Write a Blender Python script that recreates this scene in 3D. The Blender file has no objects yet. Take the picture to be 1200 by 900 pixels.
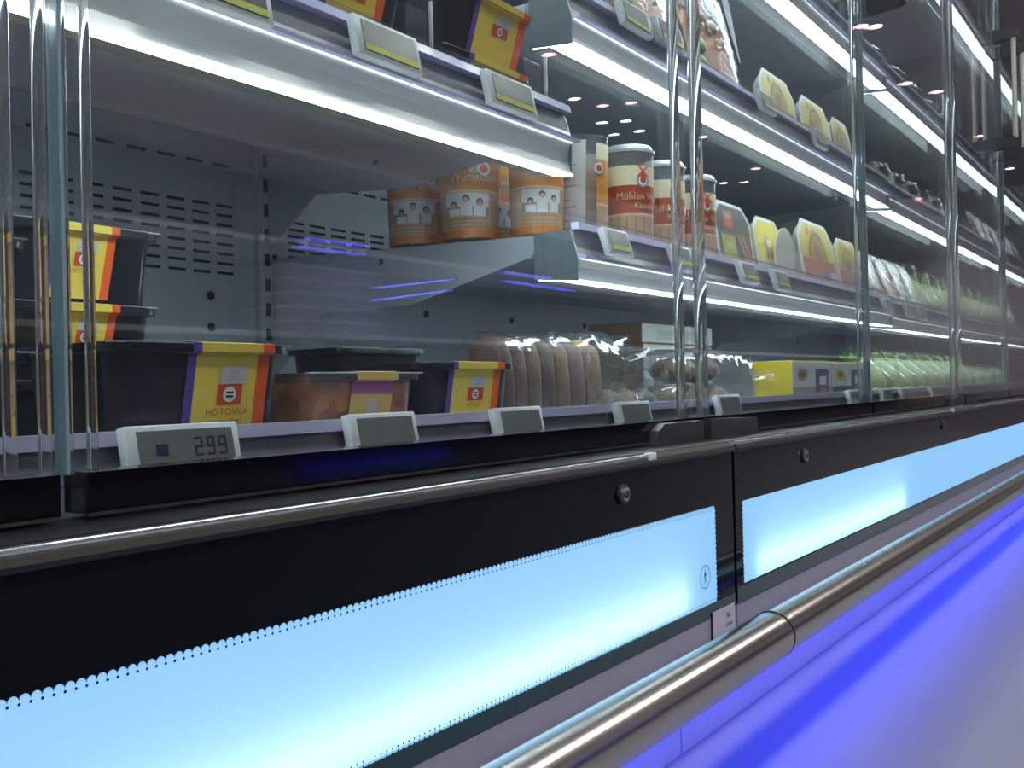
import bpy, bmesh, math, random
from mathutils import Vector, Matrix, noise as mnoise
random.seed(7)
sc = bpy.context.scene
COL = sc.collection
PI = math.pi

# ------------------------------------------------------------------ camera
F = 1150.0; VX = 810.0; ROLL = 0.024; H = 0.40
TH = math.atan(VX / F); PT = math.atan(5.5 / F)
ct, st = math.cos(TH), math.sin(TH)
fwd0 = Vector((ct, st, 0)); rgt0 = Vector((st, -ct, 0)); up0 = Vector((0, 0, 1))
fwd = (fwd0 * math.cos(PT) + up0 * math.sin(PT)).normalized()
up1 = (up0 * math.cos(PT) - fwd0 * math.sin(PT)).normalized()
rgt = rgt0 * math.cos(ROLL) - up1 * math.sin(ROLL)
up = rgt0 * math.sin(ROLL) + up1 * math.cos(ROLL)
CAM = Vector((0, 0, H))
cd = bpy.data.cameras.new('camera'); cam = bpy.data.objects.new('camera', cd); COL.objects.link(cam)
M = Matrix((( rgt.x, up.x, -fwd.x, 0), (rgt.y, up.y, -fwd.y, 0), (rgt.z, up.z, -fwd.z, H), (0, 0, 0, 1)))
cam.matrix_world = M
cd.sensor_width = 36; cd.sensor_fit = 'HORIZONTAL'; cd.lens = F / 1200 * 36
cd.clip_start = 0.02; cd.clip_end = 80
sc.camera = cam

def P(x, y, d):
    """point of the photo (1200x900 px) on the upright plane at depth d"""
    v = fwd * F + rgt * (x - 600) - up * (y - 450)
    t = d / v.y
    return CAM + v * t
def PZ(x, y, z):
    v = fwd * F + rgt * (x - 600) - up * (y - 450)
    return CAM + v * ((z - H) / v.z)
def SX(x, d, y=400): return P(x, y, d).x

# ------------------------------------------------------------------ materials
MATS = {}
def mat(name, col, rough=0.5, metal=0.0, emit=None, es=0.0, trans=0.0, ior=1.45, coat=0.0, var=0.06, scale=40, bump=0.0, spec=0.5):
    if name in MATS: return MATS[name]
    m = bpy.data.materials.new(name); m.use_nodes = True
    nt = m.node_tree; b = nt.nodes['Principled BSDF']
    b.inputs['Roughness'].default_value = rough; b.inputs['Metallic'].default_value = metal
    b.inputs['IOR'].default_value = ior; b.inputs['Transmission Weight'].default_value = trans
    b.inputs['Coat Weight'].default_value = coat; b.inputs['Specular IOR Level'].default_value = spec
    if emit:
        b.inputs['Emission Color'].default_value = (*emit, 1); b.inputs['Emission Strength'].default_value = es
    tc = nt.nodes.new('ShaderNodeTexCoord'); nz = nt.nodes.new('ShaderNodeTexNoise')
    nz.inputs['Scale'].default_value = scale; nz.inputs['Detail'].default_value = 3
    nt.links.new(tc.outputs['Object'], nz.inputs['Vector'])
    mx = nt.nodes.new('ShaderNodeMix'); mx.data_type = 'RGBA'
    lo = [max(0, c * (1 - var)) for c in col]; hi = [min(1, c * (1 + var)) for c in col]
    mx.inputs[6].default_value = (*lo, 1); mx.inputs[7].default_value = (*hi, 1)
    nt.links.new(nz.outputs['Fac'], mx.inputs[0]); nt.links.new(mx.outputs[2], b.inputs['Base Color'])
    if bump:
        bp = nt.nodes.new('ShaderNodeBump'); bp.inputs['Strength'].default_value = bump; bp.inputs['Distance'].default_value = 0.002
        nt.links.new(nz.outputs['Fac'], bp.inputs['Height']); nt.links.new(bp.outputs['Normal'], b.inputs['Normal'])
    MATS[name] = m; return m

def emat(name, col, s):
    if name in MATS: return MATS[name]
    m = bpy.data.materials.new(name); m.use_nodes = True; nt = m.node_tree; nt.nodes.clear()
    o = nt.nodes.new('ShaderNodeOutputMaterial'); e = nt.nodes.new('ShaderNodeEmission')
    e.inputs[0].default_value = (*col, 1); e.inputs[1].default_value = s
    nt.links.new(e.outputs[0], o.inputs[0]); MATS[name] = m; return m

def sheet(name, tint=(1, 1, 1), gloss=1.0, rough=0.0, haze=0.0, hazecol=(0.8, 0.85, 0.9), ior=1.5, bump=0.0, bscale=60):
    """thin clear sheet: see-through with fresnel reflection and a little haze"""
    if name in MATS: return MATS[name]
    m = bpy.data.materials.new(name); m.use_nodes = True; nt = m.node_tree; nt.nodes.clear(); N = nt.nodes.new; L = nt.links.new
    o = N('ShaderNodeOutputMaterial'); tr = N('ShaderNodeBsdfTransparent'); tr.inputs[0].default_value = (*tint, 1)
    gl = N('ShaderNodeBsdfGlossy'); gl.inputs['Roughness'].default_value = rough
    fr = N('ShaderNodeLayerWeight'); pw = N('ShaderNodeMath'); pw.operation = 'POWER'; pw.inputs[1].default_value = 5.0; L(fr.outputs['Facing'], pw.inputs[0])
    r0 = ((ior - 1)/(ior + 1))**2
    ma = N('ShaderNodeMath'); ma.operation = 'MULTIPLY_ADD'; ma.inputs[1].default_value = 1 - r0; ma.inputs[2].default_value = r0; L(pw.outputs[0], ma.inputs[0])
    mu = N('ShaderNodeMath'); mu.operation = 'MULTIPLY'; mu.inputs[1].default_value = gloss; mu.use_clamp = True
    L(ma.outputs[0], mu.inputs[0])
    df = N('ShaderNodeBsdfDiffuse'); df.inputs[0].default_value = (*hazecol, 1)
    m1 = N('ShaderNodeMixShader'); L(tr.outputs[0], m1.inputs[1]); L(df.outputs[0], m1.inputs[2])
    nz = N('ShaderNodeTexNoise'); nz.inputs['Scale'].default_value = bscale; tc = N('ShaderNodeTexCoord'); L(tc.outputs['Object'], nz.inputs['Vector'])
    mh = N('ShaderNodeMath'); mh.operation = 'MULTIPLY'; mh.inputs[1].default_value = 2 * haze; L(nz.outputs['Fac'], mh.inputs[0]); L(mh.outputs[0], m1.inputs[0])
    m2 = N('ShaderNodeMixShader'); L(mu.outputs[0], m2.inputs[0]); L(m1.outputs[0], m2.inputs[1]); L(gl.outputs[0], m2.inputs[2])
    if bump:
        bp = N('ShaderNodeBump'); bp.inputs['Strength'].default_value = bump; bp.inputs['Distance'].default_value = 0.004
        L(nz.outputs['Fac'], bp.inputs['Height']); L(bp.outputs[0], gl.inputs['Normal']); L(bp.outputs[0], fr.inputs['Normal'])
    L(m2.outputs[0], o.inputs[0]); MATS[name] = m; return m

GREY = mat('grey_enamel', (0.37, 0.40, 0.45), 0.45)
GREYD = mat('slate_enamel', (0.22, 0.24, 0.275), 0.4)
BLACKIN = mat('slot_black', (0.004, 0.004, 0.006), 0.9)
ALU = mat('brushed_aluminium', (0.72, 0.72, 0.70), 0.38, 0.4, scale=15, var=.04)
LILAC = mat('lilac_plastic', (0.62, 0.62, 0.88), 0.25, coat=.3)
RAILD = mat('rail_recess', (0.24, 0.25, 0.28), 0.35)
WHITEP = mat('white_plastic', (0.66, 0.69, 0.72), 0.35)
LCD = mat('lcd_glass', (0.17, 0.18, 0.17), 0.2, var=.12, scale=90)
LCDINK = mat('lcd_ink', (0.02, 0.02, 0.06), 0.3)
TAGYEL = mat('tag_yellow', (0.62, 0.62, 0.10), 0.4)
STRIP = emat('led_strip', (0.78, 0.94, 1.0), 20.0)
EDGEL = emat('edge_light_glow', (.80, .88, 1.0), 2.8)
CAPM = mat('end_cap', (0.13, 0.16, 0.18), 0.3)
CAPE = mat('acrylic_edge', (0.8, 0.85, 0.92), 0.2, coat=.5)
BLACKG = mat('black_glass', (0.003, 0.0045, 0.009), 0.06, coat=.0, spec=.2)
BAND = mat('black_band', (0.003, 0.003, 0.004), 0.08, spec=.4)
BLACKP = mat('black_plastic', (0.035, 0.035, 0.04), 0.45)
CHROME = mat('satin_chrome', (0.75, 0.76, 0.78), 0.22, 1.0)
TRIMG = mat('trim_grey', (0.036, 0.035, 0.033), 0.5, .0, spec=.3)
STEEL = mat('brushed_steel', (0.56, 0.53, 0.48), 0.24, 1.0, scale=8, var=.05)
PANEL = mat('pale_panel', (0.31, 0.305, 0.375), 0.4)
TEAL = mat('glass_edge', (0.012, 0.055, 0.065), 0.08, coat=.3)
KICK = mat('kick_white', (0.62, 0.62, 0.66), 0.35)
PANE = sheet('pane_glass', (0.97, 0.985, 0.985), 1.0, haze=0.003)
ACRYL = mat('clear_acrylic', (0.93, 0.97, 1.0), 0.06, trans=.97, ior=1.4, var=0, coat=.6)
GREENG = mat('green_glass_edge', (0.22, 0.36, 0.42), 0.2, trans=.15, coat=.4)
CLEARP = sheet('clear_divider', (0.9, 0.9, 0.94), 1.2, haze=0.05)
TUBB = mat('black_tray', (0.005, 0.008, 0.013), 0.3, coat=.15)
FILM = mat('tray_film', (0.04, 0.05, 0.07), 0.12, coat=.8)
YEL = mat('sleeve_yellow', (0.78, 0.60, 0.09), 0.45)
ORG = mat('sleeve_orange', (0.78, 0.12, 0.02), 0.45)
PUR = mat('sleeve_purple', (0.09, 0.06, 0.30), 0.45)
REDB = mat('label_red', (0.62, 0.07, 0.03), 0.45)
WHT = mat('label_white', (0.78, 0.78, 0.76), 0.5)
LGREY = mat('label_grey', (0.50, 0.51, 0.50), 0.5)
INK = mat('ink_black', (0.02, 0.02, 0.03), 0.5)
INKO = mat('ink_orange', (0.55, 0.16, 0.03), 0.5)

# ------------------------------------------------------------------ mesh builder
class MB:
    def __init__(s): s.v = []; s.f = []; s.m = []; s.mats = []
    def mi(s, m):
        if m not in s.mats: s.mats.append(m)
        return s.mats.index(m)
    def add(s, vs, fs, m):
        o = len(s.v); s.v += [tuple(v) for v in vs]
        k = s.mi(m)
        for f in fs: s.f.append([o + i for i in f]); s.m.append(k)
        return s
    def box(s, lo, hi, m, bev=0.0):
        x0, y0, z0 = lo; x1, y1, z1 = hi
        if bev <= 0:
            vs = [(x0,y0,z0),(x1,y0,z0),(x1,y1,z0),(x0,y1,z0),(x0,y0,z1),(x1,y0,z1),(x1,y1,z1),(x0,y1,z1)]
            return s.add(vs, [(0,3,2,1),(4,5,6,7),(0,1,5,4),(1,2,6,5),(2,3,7,6),(3,0,4,7)], m)
        bm = bmesh.new(); bmesh.ops.create_cube(bm, size=1)
        for v in bm.verts: v.co = Vector(((x0+x1)/2 + v.co.x*(x1-x0), (y0+y1)/2 + v.co.y*(y1-y0), (z0+z1)/2 + v.co.z*(z1-z0)))
        bmesh.ops.bevel(bm, geom=bm.edges[:], offset=bev, segments=2, affect='EDGES', profile=.5)
        bm.verts.ensure_lookup_table(); bm.verts.index_update()
        s.add([v.co.copy() for v in bm.verts], [[v.index for v in f.verts] for f in bm.faces], m); bm.free(); return s
    def prism(s, prof, x0, x1, m, caps=True, mats=None, closed=True):
        """profile of (y,z) swept along x; mats = one per profile edge"""
        n = len(prof)
        vs = [(x0, y, z) for y, z in prof] + [(x1, y, z) for y, z in prof]
        for i in range(n if closed else n - 1):
            j = (i + 1) % n
            s.add([vs[i], vs[j], vs[n + j], vs[n + i]], [(0, 1, 2, 3)], mats[i] if mats else m)
        if caps and closed:
            s.add(vs[:n], [list(range(n))[::-1]], m); s.add(vs[n:], [list(range(n))], m)
        return s
    def loft(s, rings, m, closed=True, cap0=True, cap1=True, mats=None):
        n = len(rings[0]); o = len(s.v)
        for r in rings: s.v += [tuple(p) for p in r]
        k = s.mi(m)
        for a in range(len(rings) - 1):
            kk = s.mi(mats[a]) if mats else k
            for i in range(n if closed else n - 1):
                j = (i + 1) % n
                s.f.append([o + a*n + i, o + a*n + j, o + (a+1)*n + j, o + (a+1)*n + i]); s.m.append(kk)
        if cap0: s.f.append([o + i for i in range(n)][::-1]); s.m.append(k)
        if cap1: s.f.append([o + (len(rings)-1)*n + i for i in range(n)]); s.m.append(k)
        return s
    def lathe(s, prof, c, m, n=28, mats=None, cap0=True, cap1=True):
        rings = [[(c[0] + r*math.cos(2*PI*i/n), c[1] + r*math.sin(2*PI*i/n), c[2] + z) for i in range(n)] for r, z in prof]
        return s.loft(rings, m, True, cap0, cap1, mats)
    def tube(s, pts, r, m, n=10, caps=True):
        pts = [Vector(p) for p in pts]; rings = []
        for i, p in enumerate(pts):
            t = (pts[min(i+1, len(pts)-1)] - pts[max(i-1, 0)]).normalized()
            a = t.cross(Vector((0, 0, 1)));
            if a.length < 1e-4: a = t.cross(Vector((0, 1, 0)))
            a.normalize(); b = t.cross(a).normalized()
            rings.append([p + (a*math.cos(2*PI*k/n) + b*math.sin(2*PI*k/n))*r for k in range(n)])
        return s.loft(rings, m, True, caps, caps)
    def fan(s, pts, m):
        return s.add(pts, [list(range(len(pts)))], m)
    def build(s, name, parent=None, smooth=False, origin=None):
        me = bpy.data.meshes.new(name)
        off = Vector(origin) if origin else Vector((0, 0, 0))
        me.from_pydata([tuple(Vector(v) - off) for v in s.v], [], s.f)
        for m in s.mats: me.materials.append(m)
        me.polygons.foreach_set('material_index', s.m)
        if smooth:
            me.polygons.foreach_set('use_smooth', [True]*len(s.f))
            try: me.set_sharp_from_angle(angle=math.radians(38))
            except Exception: pass
        me.update()
        o = bpy.data.objects.new(name, me); COL.objects.link(o)
        if parent is not None: o.parent = parent
        elif origin: o.location = off
        return o

def thing(name, label, cat, loc=(0, 0, 0), rot=(0, 0, 0), group=None):
    o = bpy.data.objects.new(name, None); COL.objects.link(o); o.empty_display_size = 0.02
    o.location = loc; o.rotation_euler = rot; o['label'] = label; o['category'] = cat
    if group: o['group'] = group
    return o
def tag(o, label, cat, group=None):
    o['label'] = label; o['category'] = cat
    if group: o['group'] = group
    return o
def struct(o): o['kind'] = 'structure'; return o

_tc = {}
def text_geo(txt, size):
    """flat letter outlines: list of (u,v) verts centred at 0 and faces"""
    k = (txt, size)
    if k in _tc: return _tc[k]
    cu = bpy.data.curves.new('t', 'FONT'); cu.body = txt; cu.size = size; cu.resolution_u = 2; cu.align_x = 'CENTER'; cu.align_y = 'CENTER'
    ob = bpy.data.objects.new('t', cu); COL.objects.link(ob)
    dg = bpy.context.evaluated_depsgraph_get(); dg.update()
    me = bpy.data.meshes.new_from_object(ob.evaluated_get(dg))
    r = ([(v.co.x, v.co.y) for v in me.vertices], [list(p.vertices) for p in me.polygons])
    bpy.data.objects.remove(ob); bpy.data.curves.remove(cu); bpy.data.meshes.remove(me)
    _tc[k] = r; return r
def put_text(mb, txt, size, m, mapf, u0=0, v0=0, sx=1.0):
    vs, fs = text_geo(txt, size)
    mb.add([mapf(u0 + u*sx, v0 + v) for u, v in vs], fs, m)
def put_rect(mb, u0, v0, u1, v1, m, mapf, n=6):
    for i in range(n):
        a = u0 + (u1-u0)*i/n; b = u0 + (u1-u0)*(i+1)/n
        mb.add([mapf(a, v0), mapf(b, v0), mapf(b, v1), mapf(a, v1)], [(0,1,2,3)], m)
def put_disc(mb, u, v, ru, rv, m, mapf, n=18, inner=0.0, a0=0, a1=2*PI):
    for i in range(n):
        a = a0 + (a1-a0)*i/n; b = a0 + (a1-a0)*(i+1)/n
        if inner > 0:
            mb.add([mapf(u+ru*inner*math.cos(a), v+rv*inner*math.sin(a)), mapf(u+ru*math.cos(a), v+rv*math.sin(a)), mapf(u+ru*math.cos(b), v+rv*math.sin(b)), mapf(u+ru*inner*math.cos(b), v+rv*inner*math.sin(b))], [(0,1,2,3)], m)
        else:
            mb.add([mapf(u, v), mapf(u+ru*math.cos(a), v+rv*math.sin(a)), mapf(u+ru*math.cos(b), v+rv*math.sin(b))], [(0,1,2)], m)

def rrect(cx, cy, wx, wy, r, z, k=5):
    pts = []
    for (sx, sy, a0) in ((1, -1, -PI/2), (1, 1, 0), (-1, 1, PI/2), (-1, -1, PI)):
        for i in range(k + 1):
            a = a0 + PI/2*i/k
            pts.append((cx + sx*(wx/2 - r) + r*math.cos(a), cy + sy*(wy/2 - r) + r*math.sin(a), z))
    return pts

# ------------------------------------------------------------------ setting constants
DG = 0.4478          # outer face of the glass doors
DP = 0.403           # lit base panels
DB = 1.119           # back wall of the cases
ZD = 0.355           # bottom deck surface
BND = [-0.431, 0.269, 0.969, 1.669, 2.369, 3.069, 3.769, 4.469, 5.169, 5.869, 6.569]
MOD = [-0.431, 0.969, 2.369, 3.769, 5.169, 6.569]

# room ------------------------------------------------------------
def room():
    fm = mat('vinyl_floor', (0.25, 0.245, 0.25), 0.42, scale=6, var=.05, spec=.4)
    b = MB(); b.box((-6, -9, -0.05), (16, 1.6, 0.0), fm); struct(b.build('floor'))
    cm = mat('ceiling_paint', (0.45, 0.44, 0.46), 0.9)
    b = MB(); b.box((-6, -9, 3.2), (16, 1.6, 3.3), cm); struct(b.build('ceiling'))
    wm = mat('wall_paint', (0.78, 0.75, 0.78), 0.8)
    for nm, lo, hi in (('wall_left', (-6.1, -9, 0), (-6, 1.6, 3.2)), ('wall_right', (16, -9, 0), (16.1, 1.6, 3.2)),
                       ('wall_front', (-6.1, -9.1, 0), (16.1, -9, 3.2)), ('wall_back', (-6.1, 1.6, 0), (16.1, 1.7, 3.2))):
        b = MB(); b.box(lo, hi, wm); struct(b.build(nm))
room()

# refrigerated cases ------------------------------------------------
def slots(b, x0, x1, z, n, w, y, h=.0035):
    for i in range(n):
        xa = x0 + (x1 - x0)*i/n
        b.box((xa, y, z), (xa + w, y + .002, z + h), BLACKIN)

CASES = []
CLAB = ['grey open-fronted chiller case holding black trays at left', 'grey chiller case holding the sausage cups and yellow packs',
        'grey chiller case holding bagged lettuce, third along the row', 'grey chiller case beyond the bagged lettuce', 'grey chiller case at the far end of the row']
for i in range(5):
    x0, x1 = MOD[i], MOD[i+1]
    L0 = (x0, .8, 0)
    t = thing('refrigerated_case', CLAB[i], 'refrigerated display case', L0, group='chiller cases in a row')
    CASES.append(t)
    def bp(nm, b, **k): return b.build(nm, t, origin=L0, **k)
    b = MB()
    b.box((x0 + .02, DB, .335), (x1 - .02, DB + .03, 2.05), GREY)
    yb = DB - .002
    if i < 3:
        xl = x0 + .05; xr = x1 - .05
        k = (xr - xl)/0.0385
        if i == 0:
            zs = .40 + .293
            slots(b, x0 + .16, x1 - .046, P(285, 201, DB).z, 27, .026, yb)
            for r in range(8): slots(b, x0 + .16, x1 - .046, P(285, 247, DB).z - r*.0135, 30, .026, yb)
        else:
            slots(b, x0 + .09, x1 - .10, P(460, 237, DB).z, 30, .026, yb)
            for r in range(6): slots(b, x0 + .045, x1 - .10, P(345, 263, DB).z - r*.0105, 28, .03, yb)
        for xx in (x0 + .11, x1 - .10, x1 - .30) if i == 0 else (x0+.36, x0 + .62, x0+.9):
            for zz in ((P(262, 348, DB).z, P(262, 384, DB).z) if i == 0 else (P(576, 374, DB).z,)):
                b.lathe([(.006, 0), (.006, .0012)], (0, 0, 0), BLACKIN, 10)
                n = len(b.v)
                for q in range(n - 20, n):
                    v = b.v[q]; b.v[q] = (xx + v[0], yb - v[2], zz + v[1])
    bp('back_panel', b)
    # slotted upright at the left side of the case
    b = MB(); b.box((x0 - .019, DB - .012, .335), (x0 + .019, DB + .03, 2.05), GREY, .003)
    for k in range(46):
        z = .37 + k*.036
        b.box((x0 - .011, DB - .0135, z), (x0 - .003, DB - .0115, z + .018), BLACKIN); b.box((x0 + .003, DB - .0135, z), (x0 + .011, DB - .0115, z + .018), BLACKIN)
    bp('upright', b)
    b = MB(); b.box((x0 + .001, .56, .338), (x1 - .001, DB - .014, ZD), GREY, .002); bp('deck_plate', b)
    b = MB(); b.box((x0 + .001, .475, .11), (x1 - .001, DB + .03, .334), GREYD); bp('base_tank', b)
    b = MB(); b.box((x0 + .002, .47, .0), (x1 - .002, .49, .112), KICK); bp('kick_plate', b)
    b = MB(); b.prism([(.404, .3405), (.404, .336), (.545, .336), (.545, .350), (.52, .350), (.50, .3405)], x0 + .001, x1 - .001, mat('ledge_black', (.010, .010, .012), .5, spec=.2)); bp('front_ledge', b)
    b = MB(); b.box((x0, .44, 2.05), (x1, DB + .03, 2.15), GREYD); bp('canopy', b)
    # deck price rail
    b = MB()
    b.prism([(.552, .3795), (.546, .3795), (.5455, .3705), (.5525, .3715)], x0 + .002, x1 - .002, LILAC)
    b.prism([(.556, .3795), (.552, .3795), (.5515, .343), (.5555, .343)], x0 + .002, x1 - .002, RAILD)
    b.prism([(.5515, .348), (.543, .347), (.543, .343), (.5515, .343)], x0 + .002, x1 - .002, LILAC)
    bp('price_rail', b)
b = MB(); b.box((6.575, .42, 0), (6.62, DB + .03, 2.15), GREYD); tag(b.build('end_panel'), 'slate grey side panel closing the far end of the case row', 'panel')
b = MB(); b.box((-.48, .42, 0), (-.437, DB + .03, 2.15), GREYD); tag(b.build('end_panel'), 'slate grey side panel closing the near end of the case row', 'panel')

# shelves -----------------------------------------------------------
def shelf(x0, x1, h0, fh, tilt, label, rail_h=.042, sw=.056):
    """h0: height above the eye of the lamp's front edge; fh: height of the metal nose"""
    z0 = H + h0; yf = .588
    L0 = (x0, yf, z0)
    t = thing('shelf', label, 'shelf', L0, group='lit shelves in the chiller cases')
    def bp(nm, b, **k): return b.build(nm, t, origin=L0, **k)
    a, c = x0 + .002, x1 - .002
    zt = z0 + fh
    # nose: concave brushed front
    b = MB(); prof = [(yf, z0), (yf + .0035, z0 + fh*.3), (yf + .0042, z0 + fh*.6), (yf + .001, z0 + fh*.92), (yf - .002, zt), (yf + .012, zt + rail_h*.72), (yf + sw, zt + rail_h*.72), (yf + sw, z0 + .0075), (yf + sw - .001, z0+.0035)]
    b.prism(prof, a + .003, c - .003, ALU, caps=False); bp('nose_profile', b, smooth=True)
    b = MB(); b.prism([(yf + .0005, z0 + .0002), (yf + sw, z0 + .006), (yf + sw, z0 + .0045), (yf - .0015, z0 - .0014), (yf - .0018, z0 + .0002)], a + .003, c - .003, STRIP); bp('light_strip', b)
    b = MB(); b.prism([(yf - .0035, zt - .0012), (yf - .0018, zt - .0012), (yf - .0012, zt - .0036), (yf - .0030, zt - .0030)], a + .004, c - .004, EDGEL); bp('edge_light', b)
    for xx in (a, c - .003):
        b = MB(); cp = [(yf - .0005, z0 - .001), (yf + sw + .003, z0 + .005), (yf + sw + .003, zt + rail_h*.72 + .002), (yf + .009, zt + rail_h*.72 + .001), (yf - .0005, zt + .0)]
        b.prism(cp, xx, xx + .003, CAPM, mats=[CAPE]*5); bp('end_cap', b)
    # price rail
    b = MB(); y1, za = yf - .004, zt - .002
    b.prism([(y1 + .014, za + rail_h), (y1 + .004, za + rail_h), (y1 + .002, za + rail_h*.80), (y1 + .012, za + rail_h*.80)], a + .004, c - .004, LILAC)
    b.prism([(y1 + .0155, za + rail_h), (y1 + .0135, za + rail_h), (y1 + .004, za), (y1 + .007, za)], a + .006, c - .006, RAILD)
    b.prism([(y1 + .005, za + .006), (y1 - .008, za + .002), (y1 - .008, za - .0015), (y1 + .003, za - .0005)], a + .001, c - .001, LILAC)
    bp('price_rail', b)
    # tray
    zs = zt + rail_h*.72                                  # top surface at the nose
    yb = DB - .016; dz = (yb - yf)*tilt
    b = MB(); b.prism([(yf + sw + .004, zs), (yf + sw + .004, zs - .022), (yb, zs - .022 + dz), (yb, zs + dz)], a + .0035, c - .0035, GREY); bp('shelf_tray', b)
    # side brackets
    for xx in (a - .001, c - .003):
        b = MB(); b.prism([(yf + sw + .008, zs - .002), (yf + sw + .008, zs - .026), (yf + .25, zs - .075 + .2*tilt), (yf + .42, zs - .085 + .4*tilt), (yb + .002, zs - .17 + dz), (yb + .002, zs - .002 + dz)], xx, xx + .004, GREY)
        b.box((xx - .001, yf + .30, zs - .012), (xx + .005, yf + .306, zs - .006), BLACKIN)
        bp('side_bracket', b)
    # clear riser
    b = MB(); b.box((a + .004, yf + .012, zs), (c - .004, yf + .0135, zs + .022), CLEARP); bp('clear_riser', b)
    return zs, tilt

SH = {}
SH['A1'] = shelf(MOD[0], MOD[1], .244, .039, .125, 'lit shelf above the black trays at left, with two black tubs on it', sw=.042)
SH['A2'] = shelf(MOD[0], MOD[1], .56, .035, .05, 'upper lit shelf above the tubs at left')
HS = [.1236, .399, .676, 1.12]; FH = [.028, .031, .031, .031]; TL = [.03, .03, .03, .03]
WORDS = ['lowest lit shelf', 'second lit shelf up', 'third lit shelf up', 'topmost lit shelf']
WHERE = {1: ['carrying the orange and red sausage cups', 'above the sausage cups, carrying yellow packs', 'above the yellow packs in the second case', 'in the case with the sausage cups'],
         2: ['carrying leaning salami packs and lettuce bags', 'above the salami packs in the third case', 'with a lettuce bowl, in the third case', 'in the third case along'],
         3: ['in the case beyond the lettuce bags']*4, 4: ['in the farthest case']*4}
for i in range(1, 5):
    for k in range(4):
        dz = -.006 if i == 2 else (-.003 if i == 3 else 0)
        SH[(i, k)] = shelf(MOD[i], MOD[i+1], HS[k] + dz, FH[k], TL[k], WORDS[k] + ' ' + WHERE[i][k])

# glass doors --------------------------------------------------------
ZT = 1.98
ORD = ['first', 'second', 'third', 'fourth', 'fifth', 'sixth', 'seventh', 'eighth', 'ninth', 'tenth']
DLAB = ['clear glass door at the left edge, its far edge beside the green glass edge', 'clear glass door in front of the black trays and orange cups',
        'clear glass door in front of the yellow packs', 'clear glass door in front of the salami packs and lettuce', 'clear glass door with the bar handle near the right edge']
DLAB += ['clear glass door, %s along the row' % ORD[j] for j in range(5, 10)]
for j in range(10):
    xa, xb = BND[j], BND[j+1]
    hinge_left = (j % 2 == 0)          # hinge boundaries are even indices
    L0 = (xa, DG, .3434)
    t = thing('glass_door', DLAB[j], 'glass door', L0, group='glass chiller doors')
    def bp(nm, b, **k): return b.build(nm, t, origin=L0, **k)
    xl = xa + (.003 if hinge_left else -.0045); xr = xb - (.004 if hinge_left else .019) if hinge_left else xb - .004
    if hinge_left: xr = xb - .0105
    b = MB(); b.box((xl, DG, .3434), (xr, DG + .0012, ZT), PANE); bp('front_pane', b)
    b = MB(); b.box((xl, DG + .0185, .3434), (xr, DG + .0197, ZT), PANE); bp('back_pane', b)
    if hinge_left:
        b = MB(); b.tube([(xa + .044, .4555, .365), (xa + .044, .4555, ZT)], .0074, ACRYL, 14); bp('edge_profile', b, smooth=True)
        for xx, yy, r in ((xb - .0135, .4545, .0032), (xb - .0275, .460, .0032)):
            b = MB(); b.tube([(xx, yy, .365), (xx, yy, ZT)], r, ACRYL, 12); bp('edge_profile', b, smooth=True)
    else:
        b = MB(); b.box((xl - .0022, DG, .3634), (xl - .0002, DG + .0110, ZT), GREENG, .0004); o = bp('glass_edge', b); o['label'] = 'blue-green polished glass edge'
        b = MB(); b.tube([(xl + .0020, DG + .004, .3634), (xl + .0020, DG + .004, ZT)], .0018, ACRYL, 10); bp('edge_profile', b, smooth=True)
        b = MB(); b.tube([(xa + .0156, .462, .364), (xa + .0156, .462, ZT)], .0028, ACRYL, 12); bp('edge_profile', b, smooth=True)
        b = MB(); b.tube([(xb - .001, .460, .365), (xb - .001, .460, ZT)], .0055, ACRYL, 14); bp('edge_profile', b, smooth=True)
    b = MB(); b.box((xl + .008, DG - .0015, .3434), (xr - .0005, DG + .0205, .3640), BAND); b.box((xl + .008, DG - .002, .3425), (xr - .001, DG - .0005, .3442), TRIMG); bp('bottom_band', b)
    # black hinge cover and handle
    xx = (xa + .022, xa + .157) if hinge_left else (xb - .11, xb + .003)
    b = MB()
    if hinge_left: prof = [(xx[0], -.0605), (xx[1], -.0600), (xx[1], -.041), (xx[0], -.0375)]
    else: prof = [(xx[0], -.0615), (xx[1], -.0605), (xx[1], -.0385), (xx[0] + .022, -.0385), (xx[0] + .008, -.045)]
    vs = [(p, .436, H + q) for p, q in prof] + [(p, DG - .002, H + q) for p, q in prof]; n = len(prof)
    b.add(vs, [list(range(n)), [n + i for i in range(n)][::-1]] + [[i, n + i, n + (i+1) % n, (i+1) % n] for i in range(n)], BLACKP)
    bp('hinge_cover', b)
    xh = xb - .12 if hinge_left else xa + .035
    hb = MB(); hb.box((xh - .007, .392, 1.035), (xh + .007, .404, 1.325), mat('handle_bar', (.58, .56, .50), .35, .6), .004); ho = bp('handle', hb); ho['label'] = 'pale metal bar handle with black mounts'
    for z in (1.02, 1.312):
        b = MB(); b.prism([(.388, z + .004), (.40, z), (DG, z - .004), (DG, z + .028), (.40, z + .026), (.388, z + .02)], xh - .013, xh + .013, BLACKP)
        o = b.build('handle_mount', ho, origin=L0)
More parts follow.
